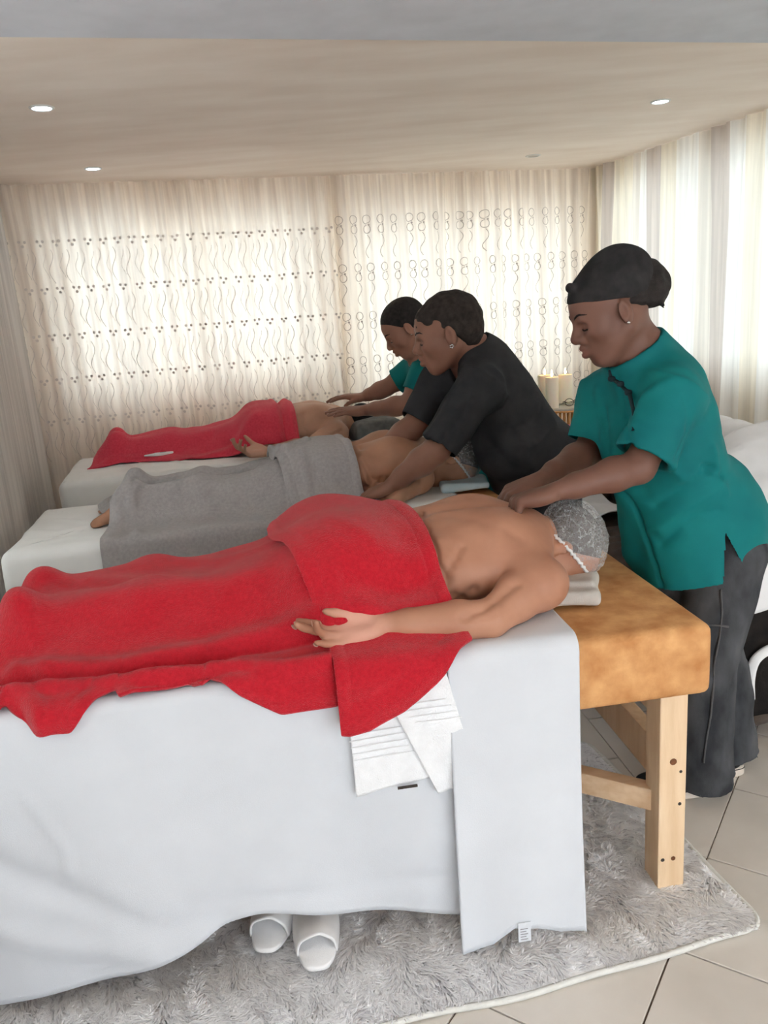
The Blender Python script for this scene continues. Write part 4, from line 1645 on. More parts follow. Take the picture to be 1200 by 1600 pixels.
# --- middle person
o2, V2, P2, R2, hs2 = client(
    BED2, 'person lying face down on the middle table, hair net, grey towels over the legs', 'skin_client_mid',
    us=1.585, uh=1.17, uk=0.44, c=0.36,
    near=((1.57, 0.15, 0.075), (1.46, 0.035, 0.045), (1.40, 0.20, 0.04)),
    far=((1.585, 0.57, 0.08), (1.45, 0.62, 0.04), (1.22, 0.61, 0.04)),
    head_o=(1.765, 0.31, 0.088), head_f=(0.1, -0.30, -0.95), head_u=(1.0, -0.1, 0.05), hs=0.98, wid=0.96, fat=0.80, legfat=0.92, h=0.006,
    feet=(0.15, 0.135), spread=0.105,
    px_lines=[([(566, 715), (578, 740), (582, 768)], 0.010, -0.010), ([(600, 775), (630, 755), (655, 748)], 0.010, -0.010)],
    handcfg=dict(d=(-0.3, 1, 0), n=(0, -0.3, 0.9), th=(0.8, 0, 0.4), curl=(20, 30, 20)))
net(P2, R2, hs2, o2)
D2 = Drape(BED2, V2, pull=8)
f3 = spread_cloth('towel', BED2, D2, 'towel_grey', lambda t: float(np.interp(t, [0, 0.35, 0.45, 0.68, 0.8, 1], [0.26, 0.27, 0.345, 0.36, 0.335, 0.335])), lambda t: 1.10, lambda s: 0.64,
                  lambda s: float(np.interp(s, [0, 0.1, 0.5, 1.0], [0.30, 0.32, 0.30, 0.28])), nu=130, nv=130, thick=0.008,
                  folds=[([(0.44, 0.25, 0.86), (0.47, 0.02, 0.73), (0.5, -0.02, 0.5)], 0.018, 0.018),
                         ([(0.40, 0.22), (0.38, 0.1), (0.37, 0.02)], 0.018, 0.008),
                         ([(0.45, 0.27), (0.6, 0.24), (0.85, 0.30), (1.1, 0.33)], 0.013, 0.011), ([(0.46, 0.30), (0.62, 0.29), (0.8, 0.33)], 0.012, -0.008),
                         ([(0.43, 0.45), (0.6, 0.40), (0.9, 0.43)], 0.025, 0.006),
                         ([(0.5, 0.3), (0.7, 0.36), (0.9, 0.37)], 0.02, -0.005),
                         ([(0.95, 0.3), (1.05, 0.36), (1.1, 0.4)], 0.012, 0.010)], noise=0.0028, seed=13)[0]
tag(f3, 'grey terry towel over the legs of the person on the middle table', 'towel', 'grey towels on the middle person')
f4 = spread_cloth('towel', BED2, D2, 'towel_grey', lambda t: float(np.interp(t, [0, 0.4, 0.6, 1], [0.98, 1.02, 1.03, 1.09])), lambda t: float(np.interp(t, [0, 0.5, 1], [1.30, 1.33, 1.36])), lambda s: 0.62,
                  lambda s: float(np.interp(s, [0, 0.5, 1.0], [0.22, 0.20, 0.10])), nu=90, nv=110, thick=0.009, extra=0.019, out=0.026,
                  folds=[([(1.02, 0.45), (1.06, 0.36), (1.08, 0.26)], 0.014, 0.024), ([(1.01, 0.40), (1.10, 0.33), (1.16, 0.36)], 0.012, 0.018), ([(1.06, 0.42), (1.12, 0.40), (1.2, 0.42)], 0.012, -0.010),
                         ([(1.05, 0.3), (1.12, 0.25), (1.13, 0.1)], 0.016, 0.008), ([(1.2, 0.2), (1.25, 0.1)], 0.03, 0.006)], noise=0.003, seed=17)[0]
tag(f4, 'grey terry towel bunched over the hips of the person on the middle table', 'towel', 'grey towels on the middle person')
Sx = SDF()
BT = BED2.top + 0.004
Sx.box((1.79, 0.22, BT + 0.02), (0.09, 0.12, 0.006), frame((1, -0.2, 0), (0.0, 0.1, 1)), 0.01, 1, 0.012)
fc2 = BED2.place(sdf_obj('face_cloth', Sx, 0.007, 'cloth_blue', noise=(35, 0.005, 8)))
tag(fc2, 'pale blue cloth under the face of the person on the middle table', 'face cloth')

# --- farthest person
o3, V3, P3, R3, hs3 = client(
    BED3, 'person lying face down on the farthest table, hand beside the bright red towel', 'skin_client_far',
    us=1.475, uh=1.09, uk=0.26, c=0.40,
    near=((1.475, 0.175, 0.085), (1.30, 0.07, 0.05), (1.06, 0.035, 0.045)),
    far=((1.475, 0.62, 0.085), (1.33, 0.66, 0.045), (1.1, 0.64, 0.04)),
    head_o=(1.64, 0.40, 0.09), head_f=(0.1, 0.1, -0.98), head_u=(1.0, 0, 0.05), hs=1.0, wid=1.1, fat=1.06, legfat=1.0, h=0.0065, feet=(0.12, 0.14), spread=0.075, legv=0.13,
    px_lines=[([(474, 645), (477, 668), (488, 690)], 0.010, -0.010), ([(505, 692), (520, 680), (535, 672)], 0.010, -0.012)],
    handcfg=dict(d=(-1, -0.05, 0.10), n=(-0.1, -0.35, 0.9), th=(0, 0.8, 0.5), curl=(25, 40, 30), s=1.15, spread=7, curls=((15, 30, 20), (25, 35, 25), (35, 45, 30), (40, 40, 30))))
Hs = SDF()
Hs.ell(P3(-0.016, 0, 0.045), np.array([0.105, 0.084, 0.087]), R3, 0.01)
Hs.cut_ell(P3(0.105, 0, -0.075), np.array([0.115, 0.12, 0.115]), R3, 0.01)
sdf_obj('hair', Hs, 0.006, 'hair_black', o3)
D3 = Drape(BED3, V3, pull=8)
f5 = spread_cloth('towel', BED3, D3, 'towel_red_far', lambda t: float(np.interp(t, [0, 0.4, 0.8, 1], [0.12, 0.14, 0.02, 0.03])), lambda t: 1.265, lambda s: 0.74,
                  lambda s: float(np.interp(s, [0, 0.15, 0.3, 0.5, 0.75, 1.0], [-0.34, -0.37, -0.33, -0.24, -0.18, -0.16])), nu=170, nv=110, thick=0.010,
                  folds=[([(0.16, 0.3), (0.45, 0.24), (0.8, 0.22), (1.05, 0.2)], 0.02, 0.012),
                         ([(0.3, 0.5), (0.6, 0.42), (0.9, 0.40)], 0.02, 0.009), ([(0.2, 0.35), (0.5, 0.33), (0.8, 0.30)], 0.018, -0.006),
                         ([(0.25, 0.2), (0.5, 0.15), (0.7, 0.15)], 0.015, 0.010), ([(0.28, 0.52), (0.35, 0.4), (0.36, 0.25)], 0.03, 0.008),
                         ([(1.155, 0.7), (1.165, 0.4), (1.15, 0.15)], 0.016, 0.012), ([(1.228, 0.7), (1.238, 0.4), (1.232, 0.15)], 0.022, 0.018), ([(1.19, 0.7), (1.20, 0.4), (1.19, 0.15)], 0.010, -0.010)], noise=0.003, seed=23)[0]
tag(f5, 'bright red towel rolled at the waist of the person on the farthest table', 'towel')
Sx = SDF()
Sx.ell((1.74, 0.42, BED3.top + 0.075), (0.16, 0.27, 0.075), None, 0.02)
Sx.box((1.74, 0.42, BED3.top + 0.07), (0.11, 0.22, 0.03), None, 0.05, 1, 0.03)
Sx.cut_ell((1.63, 0.40, BED3.top + 0.17), (0.12, 0.11, 0.12), None, 0.03)
pg = BED3.place(sdf_obj('pillow', Sx, 0.009, 'pillow_grey', noise=(22, 0.004, 4)))
tag(pg, 'mottled grey pillow at the head of the farthest table', 'pillow')
# small white thermometer on the towel
for _z in np.linspace(0.95, 0.70, 120):
    tp = at_z(247, 710, _z)
    _l = BED3.loc(tp)
    if _z < float(D3.z(np.array([_l[0]]), np.array([_l[1]]))[0]) + 0.020:
        break
th = tag(empty('thermometer', tuple(tp), math.radians(13)), 'small white digital thermometer lying on the bright red towel', 'thermometer')
MB().box((-0.02, -0.012, -0.008), (0.085, 0.012, 0.010)).build('body', 'white_plastic', th, True, bevel=0.005, segs=3)
MB().lathe((-0.02, 0, 0.0), [(0.009, 0.0), (0.006, -0.03), (0.0045, -0.05), (0.003, -0.056)], 12, Matrix.Rotation(math.pi / 2, 3, 'Y')).build('probe', 'white_plastic', th, True)
MB().box((0.012, -0.007, 0.0098), (0.045, 0.007, 0.0108)).build('display', 'pillow_grey', th)
# ------------------------------------------------------------------ the three people giving massages
mat('tunic_green', (22, 122, 122), 0.75, scale=5, rgb2=(16, 104, 108), bump=0.12, bscale=420, spec=0.15)
mat('tunic_trim', (28, 44, 50), 0.7, 0.1, 30)
mat('dress_black', (58, 58, 60), 0.85, scale=14, rgb2=(48, 48, 50), bump=0.15, bscale=300, spec=0.1)
mat('denim', (92, 94, 98), 0.85, scale=11, rgb2=(52, 54, 58), bump=0.35, bscale=500, spec=0.1, stretch=(1, 1, 0.5))
mat('denim_seam', (92, 92, 94), 0.85, 0.1, 60, bump=0.4, bscale=300)
mat('shoe_black', (34, 36, 38), 0.8, 0.1, 60)
mat('shoe_sole', (226, 214, 202), 0.6, 0.04, 30)

# --- person in the green tunic at the head of the nearest table
HO = at(957, 487, 2.19)
NB = at(1010, 570, 2.22)          # base of the neck
PEL = at(1098, 840, 2.24)
LS, RS = at(1054, 618, 2.07), at(946, 616, 2.36)
LE, RE = at(998, 730, 2.02), at(922, 704, 2.33)
LW, RW = at(868, 768, 1.98), at(846, 750, 2.15)
up_t = nrm(NB - PEL)
fw_t = nrm(np.array([-0.80, -0.60, -0.12]))
RT = frame(fw_t - up_t * (fw_t @ up_t), up_t)
hf = nrm(np.array([-0.94, -0.04, -0.34]))
hu = nrm(np.array([-0.34, 0.02, 0.94]))
S = SDF()
Pg, Rg = head(S, HO, hf, hu, 1.06, True, 1.08)
S.cone(Pg(-0.028, 0, -0.03), NB - np.array([0, 0, 0.03]), 0.054, 0.062, 0.03)
S.cone(NB, PEL, 0.09, 0.12, 0.05)
S.cone(NB - up_t * 0.04, LS, 0.07, 0.055, 0.05)
S.cone(NB - up_t * 0.04, RS, 0.07, 0.055, 0.05)
arm(S, LS, LE, LW, 1.0)
arm(S, RS, RE, RW, 1.0)
_, tl = hand(S, LW, (-0.95, 0.12, -0.22), (-0.2, -0.05, -0.97), (0.1, 0.9, -0.3), 1.14, (58, 45, 20), 3, (14, 18))
_, tr = hand(S, RW, (-0.90, -0.05, -0.30), (-0.25, 0.05, -0.95), (0.0, -1, -0.2), 1.14, (34, 40, 20), 4, (20, 15))
lips = [(Pg(0.098, 0, -0.062), 0.024, 0.5)]
cut_z = NB + up_t * 0.015
V_, F_ = S.extract(0.0042, None, None, 2)
kp = ((V_[F_].mean(1) - cut_z) @ up_t < 0.004) | (np.linalg.norm(V_[F_].mean(1) - HO, axis=1) > 0.30)
Vh, Fh = S.extract(0.0026, HO - 0.2, HO + 0.2, 2)
kh = ((Vh[Fh].mean(1) - cut_z) @ up_t > -0.004) & (np.linalg.norm(Vh[Fh].mean(1) - HO, axis=1) < 0.19)


def join(parts):
    Vs, Fs, n = [], [], 0
    for V, F in parts:
        used = np.zeros(len(V), bool)
        used[F.ravel()] = True
        re = np.cumsum(used) - 1
        Vs.append(V[used])
        Fs.append(re[F] + n)
        n += used.sum()
    return np.concatenate(Vs), np.concatenate(Fs)


def person_obj(V, F, sk, tint, label):
    me = quick_mesh('person', V, F)
    t = np.zeros(len(V))
    for c, r, val in tint:
        t = np.maximum(t, val * np.clip(1.6 - 1.6 * np.linalg.norm(V - c, axis=1) / r, 0, 1))
    set_attr(me, 'tint', t)
    return tag(link('person', me, sk), label, 'person', 'people giving massages')


pg_ = person_obj(*join([(V_, F_[kp]), (Vh, Fh[kh])]), 'skin_green', lips, 'person in a green tunic, black head wrap and grey jeans, leaning over the nearest table')
face_bits(Pg, Rg, 1.06, pg_, Vh, Fh)
nails(tl, pg_, 'nail_pink')
nails(tr, pg_, 'nail_pink')
# head wrap and the hair gathered behind it
W = SDF()
sg = 1.06
W.ell(Pg(-0.012, 0, 0.045), np.array([0.105, 0.085, 0.088]) * sg, Rg, 0.01)
W.ell(Pg(0.033, 0, 0.034), np.array([0.067, 0.071, 0.074]) * sg, Rg, 0.015)
W.ell(Pg(-0.045, 0, 0.078), np.array([0.085, 0.080, 0.072]) * sg, Rg, 0.03)
rim = nrm(Rg @ np.array([0.32, 0, -1.0]))
W.box(Pg(0.02, 0, 0.036) + rim * 0.15, (0.15, 0.3, 0.3), frame(rim, Rg[:, 1]), 0.006, -1, 0.0)
W.ell(Pg(0.082, 0.02, 0.098), np.array([0.012, 0.016, 0.013]) * sg, Rg, 0.01)
ln = [([Pg(0.10, -0.06, 0.06 + 0.02 * i), Pg(0.06, 0.085, 0.06 + 0.022 * i), Pg(-0.08, 0.085, 0.10 + 0.02 * i)], 0.006, -0.0016) for i in range(4)]
ln += [([Pg(0.10, -0.085, 0.06 + 0.02 * i), Pg(0.04, -0.085, 0.07 + 0.022 * i), Pg(-0.10, -0.07, 0.08 + 0.02 * i)], 0.006, -0.0016) for i in range(4)]
sdf_obj('head_wrap', W, 0.0036, 'wrap_black', pg_, lines=ln, noise=(50, 0.0012, 3))
Hb = SDF()
Hb.ell(Pg(-0.106, 0, 0.036), np.array([0.048, 0.055, 0.055]) * sg, Rg, 0.01)
Hb.ell(Pg(-0.10, 0, 0.01), np.array([0.045, 0.06, 0.04]) * sg, Rg, 0.03)
Hb.ell(Pg(-0.05, 0, 0.02), np.array([0.062, 0.076, 0.045]) * sg, Rg, 0.02)
for q in range(7):
    a = Pg(-0.10 - 0.006 * q, 0.04 - 0.013 * q, -0.01)
    Hb.cone(a, a - Rg[:, 2] * (0.022 + 0.006 * (q % 3)) - Rg[:, 0] * 0.006, 0.009, 0.003, 0.006)
sdf_obj('hair', Hb, 0.0036, 'hair_black', pg_, noise=(110, 0.0035, 9))
for y in (-1, 1):
    e = MB().lathe((0, 0, 0), [(0.001, -0.004), (0.0045, -0.002), (0.005, 0.0), (0.003, 0.003)], 12).build('earring', 'silver', pg_, True)
    e.location = tuple(Pg(0.0, 0.087 * y, -0.03))
# tunic
Tn = SDF()
ctr = lambda f: NB + (PEL - NB) * f
Tn.ell(ctr(0.28) + RT[:, 0] * 0.02, (0.115, 0.165, 0.19), RT, 0.03)
Tn.ell(ctr(0.10), (0.085, 0.145, 0.09), RT, 0.05)
for y in (-1, 1):
    Tn.ell(ctr(0.38) + RT[:, 0] * 0.095 + RT[:, 1] * 0.075 * y, (0.075, 0.078, 0.095), RT, 0.06)
Tn.ell(ctr(0.62) + RT[:, 0] * 0.03, (0.130, 0.155, 0.20), RT, 0.06)
hipc = PEL + RT[:, 0] * -0.015
Tn.ell(ctr(0.92) - RT[:, 0] * 0.03, (0.155, 0.185, 0.17), RT, 0.06)
# skirt of the tunic
hem_dir = nrm(np.array([0.10, 0.02, -1.0]))
HC = PEL + hem_dir * 0.06 + RT[:, 0] * 0.03
Tn.cyl(ctr(0.66) + RT[:, 0] * 0.03, HC, 0.13, 0.175, 0.05)
Tn.cone(at(1152, 800, 2.27), at(1120, 770, 2.22), 0.065, 0.09, 0.06)
Tn.cone(ctr(0.55) + RT[:, 0] * 0.08 - RT[:, 1] * 0.08, at(1000, 858, 2.28), 0.07, 0.05, 0.05)
# shoulders and collar
Tn.cone(NB - up_t * 0.02, LS, 0.075, 0.078, 0.04)
Tn.cone(NB - up_t * 0.02, RS, 0.075, 0.078, 0.04)
c0_, c1_ = at(1018, 588, 2.22), at(988, 543, 2.21)
cdir = nrm(c1_ - c0_)
Tn.cyl(c0_, c1_, 0.112, 0.090, 0.02)
# sleeves
for sh, el, f in ((LS, LE, 0.86), (RS, RE, 0.86)):
    d = nrm(el - sh)
    L = np.linalg.norm(el - sh)
    Tn.cyl(sh - d * 0.02, sh + d * L * f, 0.078, 0.078, 0.03)
    Tn.cyl(sh + d * L * 0.45, sh + d * (L * f + 0.03), 0.062, 0.073, 0.004, -1)
# hollow collar, hem and side slit
Tn.cyl(c1_ - cdir * 0.05, c1_ + cdir * 0.04, 0.078, 0.081, 0.004, -1)
Tn.cyl(HC - hem_dir * 0.12, HC + hem_dir * 0.03, 0.12, 0.167, 0.006, -1)
Y0 = 2.08
px = lambda pts, yy: pts
fl_t = [(px([(960, 590), (972, 640), (985, 700), (978, 730)], 2.06), 0.010, -0.006),
        (px([(940, 640), (945, 700), (950, 760)], 2.10), 0.014, -0.006),
        (px([(930, 610), (935, 680)], 2.12), 0.016, 0.006),
        (px([(955, 760), (985, 790), (1010, 850), (1030, 915)], 2.02), 0.008, -0.009),
        (px([(1050, 735), (1080, 760), (1110, 745)], 2.06), 0.016, 0.007),
        (px([(1020, 790), (1070, 765), (1115, 735)], 2.05), 0.014, -0.008),
        (px([(1015, 830), (1070, 800), (1120, 770)], 2.05), 0.02, 0.008),
        (px([(1030, 850), (1080, 815), (1130, 800)], 2.05), 0.016, -0.008),
        (px([(1118, 700), (1125, 740), (1140, 770)], 2.16), 0.014, 0.008),
        (px([(1105, 730), (1130, 745)], 2.14), 0.010, -0.008),
        (px([(1075, 620), (1080, 670), (1060, 715)], 2.04), 0.012, -0.005),
        (px([(1045, 590), (1000, 620), (990, 660)], 2.05), 0.014, 0.005)]
Vt, Ft = Tn.extract(0.0045, None, None, 3)
Vt = crease_px(Vt, Ft, fl_t)
Nt = vnormals(Vt, Ft)
Vt = Vt + Nt * (0.003 * wob(Vt * np.array([1, 1, 0.5]), 34, 5) + 0.0015 * wob(Vt, 80, 6))[:, None]
# side slit over the hip
cs = Vt[Ft].mean(1)
# wedge plane test in the tunic's own frame: near (left) side, behind the front panel
lc = (cs - PEL) @ RT
ang = lc[:, 0] / 0.001
pc2 = to_px(cs)
wdg = (lc[:, 1] > 0.0) & (pc2[:, 1] > 832) & (pc2[:, 0] > 1134 - 0.05 * (pc2[:, 1] - 832)) & (pc2[:, 0] < 1134 + 0.55 * (pc2[:, 1] - 832))
Vt, Ft = join([(Vt, Ft[~wdg])])
tun = link('tunic', quick_mesh('tunic', Vt, Ft), 'tunic_green', pg_)
# knot buttons and dark front edge
def on_surf(p, V, N, lift):
    i = np.argmin(np.linalg.norm(V - p, axis=1))
    return V[i] + N[i] * lift
Nt = vnormals(Vt, Ft)
for (x, y) in ((953, 592), (968, 602), (979, 614)):
    p = on_ray(x, y, Vt, Nt, 0.004)
    MB().lathe(tuple(p), [(0.002, -0.008), (0.009, -0.006), (0.011, 0), (0.009, 0.006), (0.002, 0.008)], 12).build('button', 'tunic_trim', tun, True)
pts = [on_ray(x, y, Vt, Nt, 0.001) for x, y in ((948, 578), (952, 592), (966, 602), (980, 616), (986, 640), (985, 670), (978, 700))]
MB().tube(pts, [0.004, 0.007, 0.006, 0.006, 0.005, 0.004, 0.002], 6).build('front_edge', 'tunic_trim', tun, True)
# jeans
J = SDF()
lk, la = at(1102, 1050, 2.12), at(1100, 1215, 2.12)
rk, ra = at(1125, 1050, 2.27), at(1143, 1180, 2.25)
lh, rh = PEL + RT[:, 1] * 0.085 - np.array([0, 0, 0.05]), PEL - RT[:, 1] * 0.085 - np.array([0, 0, 0.05])
J.ell(PEL - np.array([0, 0, 0.03]), (0.14, 0.165, 0.13), RT, 0.03)
la[2], ra[2] = 0.035, 0.045
for hp, kn, an in ((lh, lk, la), (rh, rk, ra)):
    J.cone(hp, kn, 0.105, 0.082, 0.03)
    J.cyl(kn - nrm(an - kn) * 0.02, an, 0.08, 0.085, 0.02)
    J.cyl(an + nrm(kn - an) * 0.05, an - nrm(kn - an) * 0.02, 0.070, 0.078, 0.003, -1)
jl = [([lk + np.array([-0.08, -0.05, 0.02]), lk + np.array([0.06, -0.07, 0.0])], 0.012, -0.006), ([lk + np.array([-0.06, -0.06, 0.06]), lk + np.array([0.08, -0.05, 0.05])], 0.014, 0.005),
      ([la + np.array([-0.08, -0.05, 0.10]), la + np.array([0.07, -0.06, 0.06])], 0.012, 0.007), ([la + np.array([-0.08, -0.05, 0.06]), la + np.array([0.08, -0.04, 0.03])], 0.012, -0.006),
      ([lk + np.array([0.02, -0.08, 0.25]), lk + np.array([0.03, -0.08, -0.25])], 0.006, 0.002)]
VJ, FJ = J.extract(0.0055, None, None, 3)
VJ = crease(VJ, FJ, jl)
VJ = VJ + vnormals(VJ, FJ) * (0.004 * wob(VJ * np.array([1, 1, 1.6]), 26, 15))[:, None]
je = link('jeans', quick_mesh('jeans', VJ, FJ), 'denim', pg_)
NJ = vnormals(VJ, FJ)
seam = [on_ray(x, y, VJ, NJ, 0.003) for x, y in ((1128, 925), (1127, 960), (1124, 1000), (1120, 1040), (1116, 1080), (1112, 1120), (1107, 1160), (1100, 1195))]
MB().tube(seam, 0.0028, 6).build('side_seam', 'denim_seam', je, True)
pk = [on_ray(x, y, VJ, NJ, 0.003) for x, y in ((1092, 972), (1105, 978), (1116, 980), (1128, 981), (1142, 981))]
MB().tube(pk, 0.0035, 6).build('pocket_seam', 'denim_seam', je, True)
# shoes
def shoe(heel, toe, z0, parent):
    d = nrm(np.array([toe[0] - heel[0], toe[1] - heel[1], 0]))
    sd = np.array([-d[1], d[0], 0])
    L = 0.255
    P = lambda x, y, z: np.array([heel[0], heel[1], z0]) + d * x + sd * y + np.array([0, 0, z])
    R = np.stack([d, sd, np.array([0, 0, 1.0])], 1)
    rt = empty('shoe')
    rt.parent = parent
    U = SDF()
    U.chain([P(0.04, 0, 0.055), P(0.13, 0, 0.05), P(0.205, 0.005, 0.035)], [0.038, 0.040, 0.032], 0.03)
    U.box(P(0.12, 0, -0.13), (0.3, 0.2, 0.155), R, 0.003, -1, 0.0)
    sdf_obj('upper', U, 0.005, 'shoe_black', rt)
    mb = MB()
    n = 40
    ring = []
    for i in range(n):
        a = 2 * math.pi * i / n
        x = 0.125 + 0.128 * math.cos(a)
        y = (0.043 - 0.006 * math.cos(a) * -1 * 0.5) * math.sin(a) * (1.0 if abs(math.cos(a)) < 0.9 else 1.0)
        ring.append((x, y))
    v, f = [], []
    for k, (z, s_) in enumerate(((0.0, 0.97), (0.004, 1.0), (0.028, 1.0), (0.031, 0.96))):
        for x, y in ring:
            v.append(tuple(P(0.125 + (x - 0.125) * s_, y * s_, z)))
    for k in range(3):
        for i in range(n):
            j = (i + 1) % n
            f.append((k * n + i, k * n + j, (k + 1) * n + j, (k + 1) * n + i))
    f.append(tuple(range(n))[::-1])
    f.append(tuple(3 * n + i for i in range(n)))
    mb.add(v, f)
    mb.build('sole', 'shoe_sole', rt, True)
    MB().tube([P(0.125 + (x - 0.125) * 1.005, y * 1.01, 0.026) for x, y in ring], 0.0014, 5, closed=True).build('sole_line', 'shoe_black', rt, True)
    return rt


shoe((0.935, 2.125), (0.68, 2.14), 0.002, pg_)
shoe((1.06, 2.20), (0.80, 2.27), 0.002, pg_)

# --- person in black at the middle table
hs_b = 1.2
HO = at(698, 522, 3.22)
NB = at(742, 556, 3.27)
PEL = at(852, 722, 3.36)
LS, RS = at(752, 602, 3.08), at(688, 600, 3.42)
LE, RE = at(680, 705, 3.02), at(648, 665, 3.36)
LW, RW = at(612, 758, 3.06), at(588, 712, 3.34)
up_t = nrm(NB - PEL)
fw_t = nrm(np.array([-0.75, -0.45, -0.45]))
RT = frame(fw_t - up_t * (fw_t @ up_t), up_t)
hf = nrm(np.array([-0.97, 0.02, -0.20]))
hu = nrm(np.array([-0.20, 0.0, 0.98]))
S = SDF()
Pb, Rb_ = head(S, HO, hf, hu, hs_b, True, 1.08)
S.cone(Pb(-0.025, 0, -0.03), NB - up_t * 0.03, 0.064, 0.072, 0.04)
S.cone(NB, PEL, 0.09, 0.12, 0.05)
for q in (LS, RS):
    S.cone(NB - up_t * 0.05, q, 0.075, 0.06, 0.05)
arm(S, LS, LE, LW, 1.25)
arm(S, RS, RE, RW, 1.25)
_, tl = hand(S, LW, (-0.90, 0.1, -0.35), (-0.25, 0.1, -0.95), (0, 1, -0.1), 1.12, (10, 18, 12), 5, (30, 10))
_, tr = hand(S, RW, (-0.90, -0.1, -0.30), (-0.25, 0, -0.95), (0, -1, -0.1), 1.12, (10, 18, 12), 5, (30, 10))
V_, F_ = S.extract(0.0055, None, None, 2)
cz = NB + up_t * 0.01
kp = ((V_[F_].mean(1) - cz) @ up_t < 0.004) | (np.linalg.norm(V_[F_].mean(1) - HO, axis=1) > 0.30)
Vh, Fh = S.extract(0.0034, HO - 0.2, HO + 0.2, 2)
kh = ((Vh[Fh].mean(1) - cz) @ up_t > -0.004) & (np.linalg.norm(Vh[Fh].mean(1) - HO, axis=1) < 0.19)
pb_ = person_obj(*join([(V_, F_[kp]), (Vh, Fh[kh])]), 'skin_black', [(Pb(0.098, 0, -0.062), 0.024, 0.5)], 'person in a black dress with short hair and earrings, bending over the middle table')
face_bits(Pb, Rb_, hs_b, pb_, Vh, Fh)
nails(tl, pb_, 'nail_pink')
Hb = SDF()
Hb.ell(Pb(-0.022, 0, 0.05), np.array([0.104, 0.084, 0.085]) * hs_b, Rb_, 0.01)
Hb.ell(Pb(-0.06, 0, 0.01), np.array([0.065, 0.074, 0.08]) * hs_b, Rb_, 0.03)
Hb.cut_ell(Pb(0.108, 0, -0.052), np.array([0.098, 0.12, 0.10]) * hs_b, Rb_, 0.012)
Hb.ell(Pb(0.03, 0, 0.048), np.array([0.066, 0.071, 0.062]) * hs_b, Rb_, 0.008)
Hb.cut_ell(Pb(0.112, 0, -0.050), np.array([0.085, 0.12, 0.092]) * hs_b, Rb_, 0.010)
Hb.cut_ell(Pb(0.0, 0, -0.06), np.array([0.045, 0.12, 0.06]) * hs_b, Rb_, 0.01)
sdf_obj('hair', Hb, 0.0042, 'hair_soft', pb_, noise=(130, 0.0018, 9))
for y in (-1, 1):
    e = MB()
    for q in range(5):
        a = q * 1.2566
        e.lathe((0.006 * math.cos(a), 0, 0.006 * math.sin(a)), [(0.001, -0.003), (0.0045, 0), (0.001, 0.003)], 8)
    e = e.build('earring', 'silver', pb_, True)
    e.location = tuple(Pb(0.0, 0.09 * y, -0.036))
Dn = SDF()
ctr = lambda f: NB + (PEL - NB) * f
Dn.ell(ctr(0.10), (0.10, 0.165, 0.11), RT, 0.04)
Dn.ell(ctr(0.34) + RT[:, 0] * 0.01, (0.135, 0.185, 0.20), RT, 0.05)
for y in (-1, 1):
    Dn.ell(ctr(0.38) + RT[:, 0] * 0.10 + RT[:, 1] * 0.08 * y, (0.09, 0.09, 0.095), RT, 0.06)
Dn.ell(ctr(0.66) + RT[:, 0] * 0.03, (0.165, 0.185, 0.20), RT, 0.06)
Dn.ell(at(792, 706, 3.22), (0.13, 0.14, 0.12), None, 0.08)
Dn.ell(at(815, 742, 3.32), (0.14, 0.14, 0.12), None, 0.06)
Dn.ell(ctr(0.98) - RT[:, 0] * 0.01, (0.165, 0.195, 0.17), RT, 0.06)
kb = PEL + np.array([0.02, 0.02, -0.36])
Dn.cyl(PEL, kb, 0.155, 0.135, 0.08)
Dn.cyl(NB - up_t * 0.08, NB + up_t * 0.045, 0.125, 0.092, 0.03)
for sh, el, f in ((LS, LE, 0.93), (RS, RE, 0.92)):
    d = nrm(el - sh)
    L = np.linalg.norm(el - sh)
    Dn.cone(NB - up_t * 0.05, sh, 0.095, 0.09, 0.05)
    Dn.cyl(sh - d * 0.02, sh + d * L * f, 0.09, 0.078, 0.04)
    Dn.cyl(sh + d * L * 0.55, sh + d * (L * f + 0.03), 0.062, 0.072, 0.004, -1)
Dn.cyl(NB - up_t * 0.01, NB + up_t * 0.08, 0.074, 0.086, 0.006, -1)
# open v at the throat
Dn.cut_cone(NB + RT[:, 0] * 0.09 + up_t * 0.0, NB + RT[:, 0] * 0.15 - up_t * 0.13, 0.05, 0.012, 0.008)
px3 = lambda pts, yy: pts
fl_b = [(px3([(720, 600), (690, 640), (665, 680)], 3.0), 0.016, 0.008), (px3([(735, 620), (705, 660), (690, 700)], 3.0), 0.012, -0.007),
        (px3([(790, 640), (820, 690), (835, 740)], 3.16), 0.02, 0.008), (px3([(850, 640), (830, 660), (800, 670)], 3.2), 0.014, -0.008),
        (px3([(870, 660), (845, 690), (815, 700)], 3.2), 0.016, 0.007), (px3([(760, 690), (790, 720), (830, 735)], 3.1), 0.02, -0.008),
        (px3([(770, 570), (790, 600), (780, 650)], 3.12), 0.02, 0.006)]
VD, FD = Dn.extract(0.0055, None, None, 3)
VD = crease_px(VD, FD, fl_b)
VD = VD + vnormals(VD, FD) * (0.003 * wob(VD, 30, 12))[:, None]
link('dress', quick_mesh('dress', VD, FD), 'dress_black', pb_)
